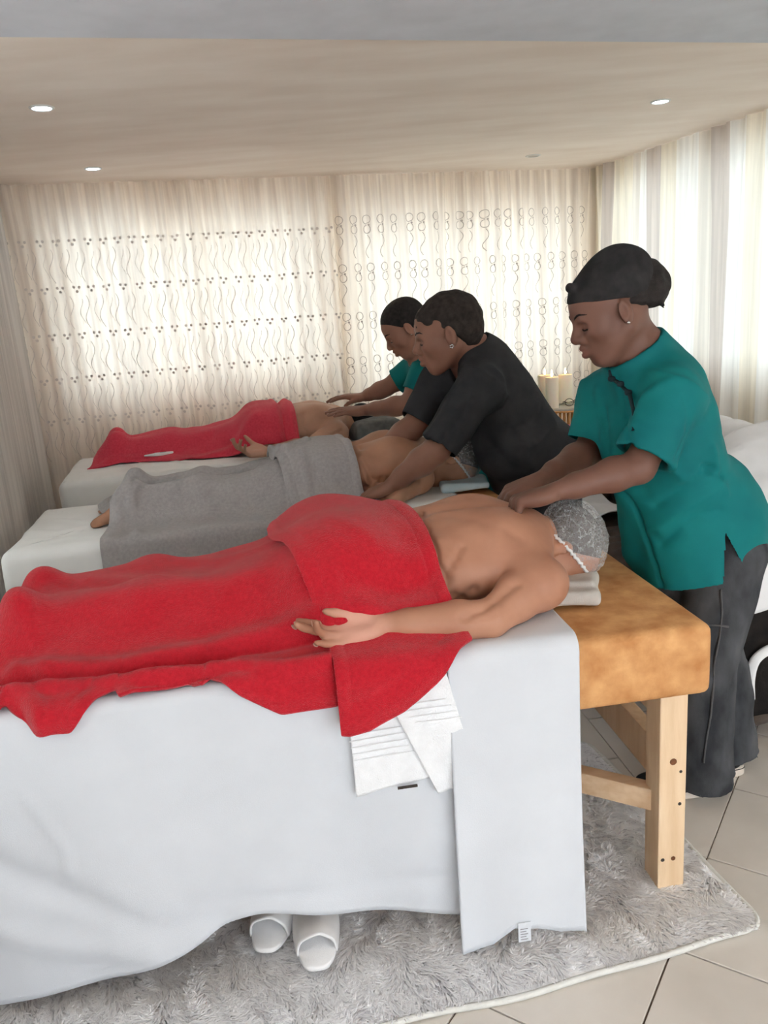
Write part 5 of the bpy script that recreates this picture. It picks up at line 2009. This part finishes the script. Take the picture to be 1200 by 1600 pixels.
# bare legs and dark shoes below the dress
Lg = SDF()
for y in (-1, 1):
    k = PEL + np.array([0.02, 0.02, -0.34]) + RT[:, 1] * np.array([1, 1, 0]) * 0.085 * y
    ft = np.array([k[0], k[1], 0.05])
    Lg.cone(k, k * 0.5 + ft * 0.5, 0.065, 0.055, 0.02)
    Lg.cone(k * 0.5 + ft * 0.5, ft, 0.055, 0.036, 0.02)
    shoe((ft[0] + 0.05, ft[1]), (ft[0] - 0.2, ft[1] - 0.02), 0.002, pb_)
sdf_obj('leg_pair', Lg, 0.009, 'skin_black', pb_) if False else sdf_obj('leggings', Lg, 0.009, 'dress_black', pb_)

# --- third person, in green, at the farthest table
hs_c = 1.14
HO = at(634, 514, 4.30)
NB = at(664, 560, 4.36)
PEL = at(735, 715, 4.55)
LS, RS = at(662, 586, 4.24), at(640, 583, 4.50)
LE, RE = at(640, 632, 4.20), at(604, 606, 4.52)
LW, RW = at(570, 641, 4.34), at(568, 620, 4.58)
up_t = nrm(NB - PEL)
fw_t = nrm(np.array([-0.75, -0.40, -0.4]))
RT = frame(fw_t - up_t * (fw_t @ up_t), up_t)
hf = nrm(np.array([-0.85, -0.05, -0.52]))
hu = nrm(np.array([-0.52, 0.0, 0.85]))
S = SDF()
Pc, Rc = head(S, HO, hf, hu, hs_c, True, 1.05)
S.cone(Pc(-0.025, 0, -0.03), NB - up_t * 0.03, 0.054, 0.062, 0.04)
S.cone(NB, PEL, 0.09, 0.12, 0.05)
for q in (LS, RS):
    S.cone(NB - up_t * 0.05, q, 0.07, 0.055, 0.05)
arm(S, LS, LE, LW, 1.2)
arm(S, RS, RE, RW, 1.1)
_, tl = hand(S, LW, (-0.97, 0.0, 0.02), (-0.1, 0.25, -0.95), (0.0, 0.6, 0.3), 1.12, (4, 6, 4), 6, (30, 5))
hand(S, RW, (-0.92, -0.1, 0.08), (-0.1, 0, -0.95), (0, -1, 0.1), 1.12, (8, 12, 8), 6, (30, 5))
V_, F_ = S.extract(0.0065, None, None, 2)
cz = NB + up_t * 0.01
kp = ((V_[F_].mean(1) - cz) @ up_t < 0.004) | (np.linalg.norm(V_[F_].mean(1) - HO, axis=1) > 0.30)
Vh, Fh = S.extract(0.004, HO - 0.2, HO + 0.2, 2)
kh = ((Vh[Fh].mean(1) - cz) @ up_t > -0.004) & (np.linalg.norm(Vh[Fh].mean(1) - HO, axis=1) < 0.19)
pc_ = person_obj(*join([(V_, F_[kp]), (Vh, Fh[kh])]), 'skin_third', [], 'person in green with head bowed, massaging at the farthest table')
face_bits(Pc, Rc, hs_c, pc_, Vh, Fh)
nails(tl, pc_, 'nail_pink')
Hb = SDF()
Hb.ell(Pc(-0.015, 0, 0.052), np.array([0.106, 0.085, 0.086]) * hs_c, Rc, 0.01)
Hb.ell(Pc(-0.06, 0, 0.01), np.array([0.06, 0.072, 0.06]) * hs_c, Rc, 0.03)
Hb.cut_ell(Pc(0.095, 0, -0.055), np.array([0.10, 0.12, 0.10]) * hs_c, Rc, 0.010)
Hb.cut_ell(Pc(0.0, 0, -0.06), np.array([0.045, 0.12, 0.06]) * hs_c, Rc, 0.01)
rows_ = [([Pc(0.085 * math.cos(t), 0.07 * math.sin(ph_), 0.05 + 0.085 * math.sin(t)) for t in np.linspace(0.2, 2.6, 8)], 0.004, -0.002) for ph_ in np.linspace(-1.2, 1.2, 9)]
sdf_obj('hair', Hb, 0.0045, 'hair_black', pc_, lines=rows_)
MB().lathe((0, 0, 0), [(0.001, -0.003), (0.004, 0), (0.001, 0.003)], 8).build('earring', 'silver', pc_, True).location = tuple(Pc(0.0, 0.088, -0.03))
Tn = SDF()
ctr = lambda f: NB + (PEL - NB) * f
Tn.ell(ctr(0.12), (0.09, 0.15, 0.11), RT, 0.04)
Tn.ell(ctr(0.36) + RT[:, 0] * 0.03, (0.125, 0.165, 0.19), RT, 0.05)
Tn.ell(ctr(0.7), (0.125, 0.16, 0.19), RT, 0.06)
Tn.cyl(ctr(0.85), PEL + np.array([0.02, 0, -0.16]), 0.16, 0.19, 0.06)
cdir = nrm(HO - Rc[:, 0] * 0.03 - NB)
Tn.cyl(NB - cdir * 0.06, NB + cdir * 0.045, 0.095, 0.07, 0.02)
Tn.cyl(NB + cdir * 0.0, NB + cdir * 0.08, 0.060, 0.066, 0.004, -1)
for sh, el, f in ((LS, LE, 0.62), (RS, RE, 0.62)):
    d = nrm(el - sh)
    L = np.linalg.norm(el - sh)
    Tn.cone(NB - up_t * 0.04, sh, 0.075, 0.076, 0.05)
    Tn.cyl(sh - d * 0.03, sh + d * L * f, 0.077, 0.074, 0.03)
    Tn.cyl(sh + d * L * 0.3, sh + d * (L * f + 0.03), 0.062, 0.068, 0.004, -1)
sdf_obj('tunic', Tn, 0.006, 'tunic_green', pc_, relax=3, noise=(34, 0.003, 8))
J = SDF()
for y in (-1, 1):
    hp = PEL + RT[:, 1] * np.array([1, 1, 0]) * 0.085 * y - np.array([0, 0, 0.04])
    ft = np.array([hp[0] + 0.05, hp[1], 0.05])
    J.cone(hp, (hp + ft) / 2, 0.10, 0.075, 0.03)
    J.cyl((hp + ft) / 2, ft, 0.075, 0.07, 0.02)
    shoe((ft[0] + 0.05, ft[1]), (ft[0] - 0.2, ft[1] - 0.02), 0.002, pc_)
sdf_obj('trousers', J, 0.009, 'denim', pc_)
# ------------------------------------------------------------------ rug with long pile
mat('rug_base', (248, 248, 250), 0.95, 0.04, 30, bump=0.4, bscale=200)
mat('rug_binding', (226, 226, 222), 0.9, 0.03, 60, bump=0.3, bscale=400)
m = mat('rug_pile', (252, 252, 254), 0.9, 0.01, 12)
tint_mat(m, (196, 194, 200), 'tint')
RC = np.array([0.835, 1.572])
RU = np.array([math.cos(math.radians(192.0)), math.sin(math.radians(192.0))])
RV = np.array([math.cos(math.radians(103.0)), math.sin(math.radians(103.0))])
RL, RW_ = 1.82, 0.90


def rug_outline(n=220):
    pts = []
    segs = [((0.06, 0), (RL - 0.06, 0)), ((RL, 0.06), (RL, RW_ - 0.06)), ((RL - 0.06, RW_), (0.06, RW_)), ((0, RW_ - 0.06), (0, 0.06))]
    cor = [((RL - 0.06, 0.06), -90), ((RL - 0.06, RW_ - 0.06), 0), ((0.06, RW_ - 0.06), 90), ((0.06, 0.06), 180)]
    for (a, b), (c, a0) in zip(segs, cor):
        for t in np.linspace(0, 1, 40)[:-1]:
            pts.append((a[0] + (b[0] - a[0]) * t, a[1] + (b[1] - a[1]) * t))
        for t in np.linspace(0, 90, 9)[:-1]:
            g = math.radians(a0 + t)
            pts.append((c[0] + 0.06 * math.cos(g), c[1] + 0.06 * math.sin(g)))
    p = np.array(pts)
    w = np.sin(p[:, 0] * 7 + 1) * 0.006 + np.sin(p[:, 0] * 17) * 0.004
    p[:, 1] += np.where(p[:, 1] < 0.01, w, 0)
    return p


ro_ = rug_outline()
rug = tag(empty('rug', (RC[0], RC[1], 0.0)), 'shaggy white and grey rug under the nearest table', 'rug')
ow = ro_[:, :1] * RU + ro_[:, 1:] * RV
n = len(ow)
v = [(*p, 0.0015) for p in ow] + [(*p, 0.011) for p in ow]
link('backing', mesh('backing', v, [tuple(range(n, 2 * n))] + [(i, (i + 1) % n, n + (i + 1) % n, n + i) for i in range(n)]), 'rug_base', rug, smooth=False)
MB().tube([(*p, 0.0085 + 0.002 * math.sin(i * 0.35)) for i, p in enumerate(ow)], 0.0075, 6, closed=True).build('binding', 'rug_binding', rug, True)
g = np.random.default_rng(12)
NB_ = 70000
a = g.uniform(0.012, RL - 0.012, NB_)
# more tufts where the pile is open to view
c = np.where(g.uniform(size=NB_) < 0.62, g.uniform(0.014, 0.35, NB_), g.uniform(0.014, RW_ - 0.014, NB_))
base = a[:, None] * RU + c[:, None] * RV
b3 = np.concatenate([base, np.full((NB_, 1), 0.010)], 1)
cl_a = wob(b3, 34, 31) * 1.5 + wob(b3, 80, 32) * 1.0 - 0.8 + g.normal(size=NB_) * 0.45
lean = np.stack([np.cos(cl_a), np.sin(cl_a), np.zeros(NB_)], 1)
lean[:, 1] -= 0.25
edge = np.minimum(np.minimum(a, RL - a), np.minimum(c, RW_ - c))
ln_ = g.uniform(0.022, 0.042, NB_) * np.clip(0.45 + edge / 0.08, 0.45, 1)
up = np.array([0, 0, 1.0])
tw = g.uniform(0, 6.28, NB_)
tw = np.where(g.uniform(size=NB_) < 0.75, cl_a + 1.57, tw)
wd = np.stack([np.cos(tw), np.sin(tw), np.zeros(NB_)], 1) * g.uniform(0.0014, 0.0026, NB_)[:, None]
p0 = b3
p1 = b3 + (up * 0.42 + lean * 0.55) * (ln_ * 0.5)[:, None]
p2 = p1 + (up * 0.10 + lean * 0.85) * (ln_ * 0.55)[:, None]
V = np.stack([p0 - wd, p0 + wd, p1 - wd, p1 + wd, p2 - wd * 0.25, p2 + wd * 0.25], 1).reshape(-1, 3)
k = np.arange(NB_) * 6
Fq = np.concatenate([np.stack([k, k + 1, k + 3, k + 2], 1), np.stack([k + 2, k + 3, k + 5, k + 4], 1)])
me = quick_mesh('pile', V, Fq)
tt = np.clip(0.10 + 0.15 * wob(b3, 30, 41) + 0.35 * g.normal(size=NB_), 0, 1)
set_attr(me, 'tint', np.repeat(tt, 6))
tag(link('pile', me, 'rug_pile', rug), kind='stuff')

# ------------------------------------------------------------------ slippers
mat('slipper_white', (240, 240, 242), 0.85, 0.015, 30, bump=0.2, bscale=350)


def slipper(heel_px, toe_dir, label):
    """open-toe flat slipper pointing away under the table: sole plus broad band"""
    p = at_z(*heel_px, 0.045)
    ang = math.atan2(toe_dir[1], toe_dir[0])
    t = tag(empty('slipper', (p[0], p[1], 0.036), ang), label, 'slipper', 'pair of slippers on the rug')
    L, Wd = 0.25, 0.054
    n = 48
    ring = []
    for i in range(n):
        q = 2 * math.pi * i / n
        x = L / 2 - L / 2 * math.cos(q)
        y = (Wd - 0.005 * math.cos(q)) * np.sign(math.sin(q)) * abs(math.sin(q)) ** 0.62
        ring.append((x, y))
    v, f = [], []
    for z, s_ in ((0.0, 0.97), (0.003, 1.0), (0.011, 1.0), (0.014, 0.965)):
        v += [(L / 2 + (x - L / 2) * s_, y * s_, z) for x, y in ring]
    for kk in range(3):
        for i in range(n):
            j = (i + 1) % n
            f.append((kk * n + i, kk * n + j, (kk + 1) * n + j, (kk + 1) * n + i))
    f += [tuple(range(n))[::-1], tuple(3 * n + i for i in range(n))]
    link('sole', mesh('sole', v, f), 'slipper_white', t)
    # band: arched from one side of the sole to the other, closed over the toe
    nu, nv = 34, 26
    S = np.zeros((nu, nv, 3))
    for i, x in enumerate(np.linspace(0.048, L - 0.001, nu)):
        q = math.acos(max(-1, min(1, 1 - 2 * x / L)))
        wy = (Wd - 0.005 * math.cos(q)) * abs(math.sin(q)) ** 0.62 + 0.001
        h = 0.058 * (1 - ((x - 0.048) / (L - 0.045)) ** 2.4 * 0.75)
        for j, a_ in enumerate(np.linspace(0, math.pi, nv)):
            ca, sa = math.cos(a_), math.sin(a_)
            S[i, j] = (x - 0.012 * sa * (1 if i < 3 else max(0, 1 - i / 12)), wy * np.sign(ca) * abs(ca) ** 0.75, 0.006 + h * sa ** 0.8 * (1 + 0.10 * math.exp(-((a_ - 1.7) / 0.25) ** 2)))
    cloth('band', S, 'slipper_white', t, 0.005)
    return t


slipper((414, 1486), (0.10, 1.0), 'white open-heel slipper half under the sheet, left one of the pair')
slipper((497, 1514), (-0.10, 1.0), 'white open-heel slipper in front of the sheet, right one of the pair')

# ------------------------------------------------------------------ sofa behind the person in green
mat('sofa_brown', (98, 86, 78), 0.95, scale=20, rgb2=(80, 69, 62), bump=0.4, bscale=260, spec=0.08, sheen=0.1)
mat('coat_black', (44, 40, 38), 0.9, scale=16, rgb2=(30, 28, 28), bump=0.3, bscale=240, spec=0.1)
mat('linen_white', (240, 240, 242), 0.85, 0.02, 12, bump=0.15, bscale=300)
SO = np.array([1.10, 2.36, 0.0])
SL = np.array([-0.24, 0.971, 0.0])
SDp = np.array([0.971, 0.24, 0.0])
RSo = np.stack([SL, SDp, np.array([0, 0, 1.0])], 1)
sp = lambda l, d, z: SO + SL * l + SDp * d + np.array([0, 0, z])
sofa = tag(empty('sofa', tuple(SO)), 'dark brown fabric sofa heaped with clothes along the right wall', 'sofa')


def soft(name, c, half, m, parent, rnd=0.05, h=0.012, noise=(14, 0.006, 3), lines=None):
    s = SDF().box(sp(*c) - SO, np.array(half) - rnd, RSo, 0.01, 1, rnd)
    return sdf_obj(name, s, h, m, parent, noise=noise, lines=lines)


soft('base', (0.78, 0.35, 0.20), (0.78, 0.34, 0.14), 'sofa_brown', sofa, 0.03)
for i in range(3):
    l0 = 0.37 + i * 0.445
    soft('seat_cushion', (l0, 0.22, 0.40), (0.22, 0.25, 0.09), 'sofa_brown', sofa, 0.06, lines=[([sp(l0 - 0.22 + 0.075 * q, 0.0, 0.49) - SO, sp(l0 - 0.22 + 0.075 * q, 0.45, 0.49) - SO], 0.012, -0.012) for q in range(1, 6)])
    soft('back_cushion', (l0, 0.49, 0.64), (0.22, 0.11, 0.22), 'sofa_brown', sofa, 0.10, noise=(12, 0.012, 7 + i))
soft('armrest', (0.05, 0.34, 0.36), (0.09, 0.36, 0.31), 'sofa_brown', sofa, 0.08)
soft('armrest', (1.52, 0.34, 0.36), (0.09, 0.36, 0.31), 'sofa_brown', sofa, 0.08)
soft('backrest', (0.78, 0.62, 0.47), (0.78, 0.08, 0.41), 'sofa_brown', sofa, 0.07)
mat('foot_wood', (190, 140, 88), 0.5, 0.1, 20, stretch=(6, 6, 1))
for l, d in ((0.04, 0.08), (0.04, 0.60), (1.52, 0.08), (1.52, 0.60)):
    p = sp(l, d, 0) - SO
    MB().lathe(tuple(p), [(0.018, 0), (0.022, 0.004), (0.034, 0.075)], 16).build('foot', 'foot_wood', sofa, True)


def heap(name, pts, m, label, cat, thick=0.006, n=60, group=None, noise=0.010, seed=1, freq=22):
    """crumpled cloth through a grid of points"""
    S = patch(np.array(pts), n, n)
    N = grid_normals(S)
    fl2 = S.reshape(-1, 3)
    S = S + N * (noise * (wob(fl2, freq, seed) + 0.5 * wob(fl2, freq * 2.3, seed + 1))).reshape(n, n, 1)
    o = cloth(name, S, m, None, thick)
    return tag(o, label, cat, group)


A = lambda x, y, Y: at(x, y, Y)
# clothes on the sofa, each lying on what carries it
def rows(rs, offs):
    return [[sp(l, d + o, z + dz_) for o, dz_ in offs] for l, d, z in rs]


Sx = SDF()
Sx.ell(sp(0.70, 0.30, 0.67), (0.21, 0.14, 0.22), RSo, 0.02)
tc_ = tag(sdf_obj('throw_cushion', Sx, 0.012, 'sofa_brown', noise=(14, 0.008, 4)), 'brown throw cushion on the sofa, half under the large white cloth', 'cushion')
heap('white_robe', rows([(0.56, 0.28, 0.90), (0.40, 0.14, 0.85), (0.27, 0.04, 0.78), (0.12, -0.03, 0.715), (-0.015, -0.05, 0.70), (-0.075, -0.05, 0.61), (-0.08, -0.04, 0.49)], [(0, 0), (0.2, 0.05), (0.36, 0.07)]),
     'linen_white', 'large white cloth thrown over the near end of the brown sofa', 'cloth', seed=3, noise=0.008)
heap('white_garment', [[sp(l, d, z + 0.012 * math.sin(9 * l)) for l in (0.66, 0.80, 0.95, 1.10)] for d, z in ((0.44, 0.845), (0.53, 0.905), (0.64, 0.905), (0.74, 0.80))],
     'linen_white', 'white garment lying along the top of the sofa back', 'cloth', seed=8, noise=0.007)
heap('white_cloth', [[sp(l, d, z) for d, z in ((-0.04, 0.50), (0.10, 0.545), (0.26, 0.54))] for l in (1.02, 1.15, 1.27, 1.40)],
     'linen_white', 'crumpled white cloth on the sofa seat behind the nearest hair net', 'cloth', seed=5, noise=0.012)
heap('black_coat', [[sp(l, d, z) for d in (-0.045, 0.10, 0.28, 0.50)] for l, z in ((0.06, 0.69), (-0.02, 0.685), (-0.058, 0.58), (-0.064, 0.36), (-0.066, 0.14))],
     'coat_black', 'black coat hanging over the end of the sofa', 'coat', seed=11, noise=0.006, thick=0.010)


def strap(name, pts, w, label, m='linen_white', cat='strap'):
    P_ = crspline(np.array(pts), np.linspace(0, len(pts) - 1, 40))
    t = np.gradient(P_, axis=0)
    t /= np.linalg.norm(t, axis=1, keepdims=True)
    view = nrm(P_.mean(0) - CAM)
    sd = np.cross(t, view)
    sd /= np.linalg.norm(sd, axis=1, keepdims=True)
    S = np.stack([P_ - sd * w / 2, P_ - sd * w / 4 - view * 0.003, P_ - view * 0.004, P_ + sd * w / 4 - view * 0.003, P_ + sd * w / 2], 1)
    o = cloth(name, S, m, None, 0.004)
    return tag(o, label, cat)


strap('white_strap', [A(1222, 1010, 2.285), A(1200, 1016, 2.275), A(1180, 1032, 2.265), A(1172, 1060, 2.265), A(1172, 1092, 2.27)], 0.028, 'white strap hanging over the black coat')
strap('white_belt', [at_z(985, 884, 0.50), at_z(998, 878, 0.525), at_z(1012, 876, 0.525), at_z(1024, 884, 0.50)], 0.016, 'white curled belt end on the sofa seat beside the green tunic', cat='belt')

# ------------------------------------------------------------------ side table with candles
see_through('table_glass', (214, 214, 200), 0.45, 0.1)
mat('brass', (214, 158, 100), 0.3, 0.08, metal=0.8)
mat('wax', (255, 240, 218), 0.6, 0.03, 10, sss=0.3)
glow('flame', (255, 214, 150), 9.0)
mat('wick', (50, 40, 34), 0.8, 0.1)
TC = at(878, 632, 4.2)
stt = tag(empty('side_table', (TC[0], TC[1], 0)), 'round glass-topped side table with a ribbed brass body under the candles', 'side table')
zt = TC[2]
TR = 0.155
MB().lathe((0, 0, zt - 0.014), [(TR, 0), (TR + 0.004, 0.004), (TR + 0.004, 0.010), (TR, 0.014)], 48).build('top', 'table_glass', stt, True)
MB().tube([(TR * math.cos(q), TR * math.sin(q), zt - 0.018) for q in np.linspace(0, 6.283, 49)[:-1]], 0.005, 6, closed=True).build('ring', 'brass', stt, True)
MB().tube([(TR * math.cos(q), TR * math.sin(q), 0.012) for q in np.linspace(0, 6.283, 49)[:-1]], 0.010, 6, closed=True).build('ring', 'brass', stt, True)
for q in np.linspace(0, 6.283, 45)[:-1]:
    MB().tube([(0.148 * math.cos(q), 0.148 * math.sin(q), 0.012), (0.148 * math.cos(q), 0.148 * math.sin(q), zt - 0.018)], 0.0055, 6).build('rod', 'brass', stt, True)
for (x, ytop, ybot, Y, r, lab) in ((852, 586, 630, 4.25, 0.036, 'lit cream pillar candle, left and behind, on the glass table'),
                                   (863, 589, 633, 4.10, 0.033, 'lit cream pillar candle standing in front of the two others'),
                                   (884, 585, 629, 4.26, 0.036, 'lit cream pillar candle, right and behind, on the glass table')):
    p = at(x, ybot, Y)
    hgt = at(x, ytop, Y)[2] - zt
    t = tag(empty('candle', (p[0], p[1], zt)), lab, 'candle', 'pillar candles on the side table')
    MB().lathe((0, 0, 0), [(r * 0.98, 0), (r, 0.003), (r, hgt - 0.003), (r * 0.95, hgt), (r * 0.85, hgt - 0.004), (r * 0.1, hgt - 0.008)], 28).build('wax_body', 'wax', t, True)
    MB().tube([(0, 0, hgt - 0.01), (0.001, 0, hgt + 0.006)], 0.0012, 6).build('wick', 'wick', t)
    MB().lathe((0, 0, hgt + 0.002), [(0.001, 0), (0.005, 0.006), (0.006, 0.012), (0.0035, 0.022), (0.0006, 0.034)], 14).build('flame', 'flame', t, True)
# spectacles folded on the table
gp = at(898, 626, 4.10)
gl = tag(empty('spectacles', (gp[0], gp[1], zt + 0.012), 0.4), 'thin wire spectacles folded on the glass table beside the candles', 'spectacles')
mat('wire', (78, 66, 50), 0.4, 0.1, metal=0.5)
for sx in (-1, 1):
    MB().tube([(sx * 0.034 + 0.026 * math.cos(q), 0.004 * math.sin(q), 0.012 + 0.018 * math.sin(q)) for q in np.linspace(0, 6.283, 25)[:-1]], 0.0018, 6, closed=True).build('rim', 'wire', gl, True)
    MB().tube([(sx * 0.062, 0, 0.02), (sx * 0.055, 0.03, 0.012), (-sx * 0.04, 0.05 + 0.01 * sx, 0.0)], 0.0016, 6).build('temple', 'wire', gl, True)
MB().tube([(-0.010, 0, 0.018), (0, -0.002, 0.022), (0.010, 0, 0.018)], 0.0016, 6).build('bridge', 'wire', gl, True)
# pink box on a white stand beside the table
mat('box_pink', (240, 120, 150), 0.5, 0.04, 20)
mat('box_mark', (190, 50, 90), 0.5, 0.04)
mat('stand_white', (240, 236, 230), 0.6, 0.02)
bp = at(912, 672, 3.95)
pb2 = tag(empty('wipes_box', (bp[0], bp[1], bp[2] - 0.012), math.radians(16)), 'pink and white box beside the brass side table', 'box')
MB().box((-0.085, -0.05, -0.035), (0.085, 0.05, 0.012)).build('carton', 'stand_white', pb2, True, bevel=0.006)
MB().box((-0.088, -0.053, 0.010), (0.088, 0.053, 0.042)).build('lid', 'box_pink', pb2, True, bevel=0.010, segs=3)
MB().tube([(-0.03 + 0.030 * math.cos(q), 0.018 * math.sin(q) - 0.015, 0.043) for q in np.linspace(0, 6.283, 25)[:-1]], 0.0025, 6, closed=True).build('mark', 'box_mark', pb2, True)
MB().tube([(-0.03 + 0.012 * math.cos(q), 0.008 * math.sin(q) - 0.015, 0.043) for q in np.linspace(0, 6.283, 17)[:-1]], 0.0025, 6, closed=True).build('mark', 'box_mark', pb2, True)
zs = bp[2] - 0.048
ft_ = tag(empty('folded_towel', (bp[0], bp[1], 0.668), math.radians(14)), 'folded white towel under the pink box on the far sofa arm', 'towel')
nl = 3
for q in range(nl):
    h0 = (zs - 0.668) / nl
    MB().box((-0.11, -0.085, q * h0), (0.11, 0.085, (q + 1) * h0 - 0.001)).build('fold', 'towel_white', ft_, True, bevel=min(0.008, h0 * 0.4), segs=3)
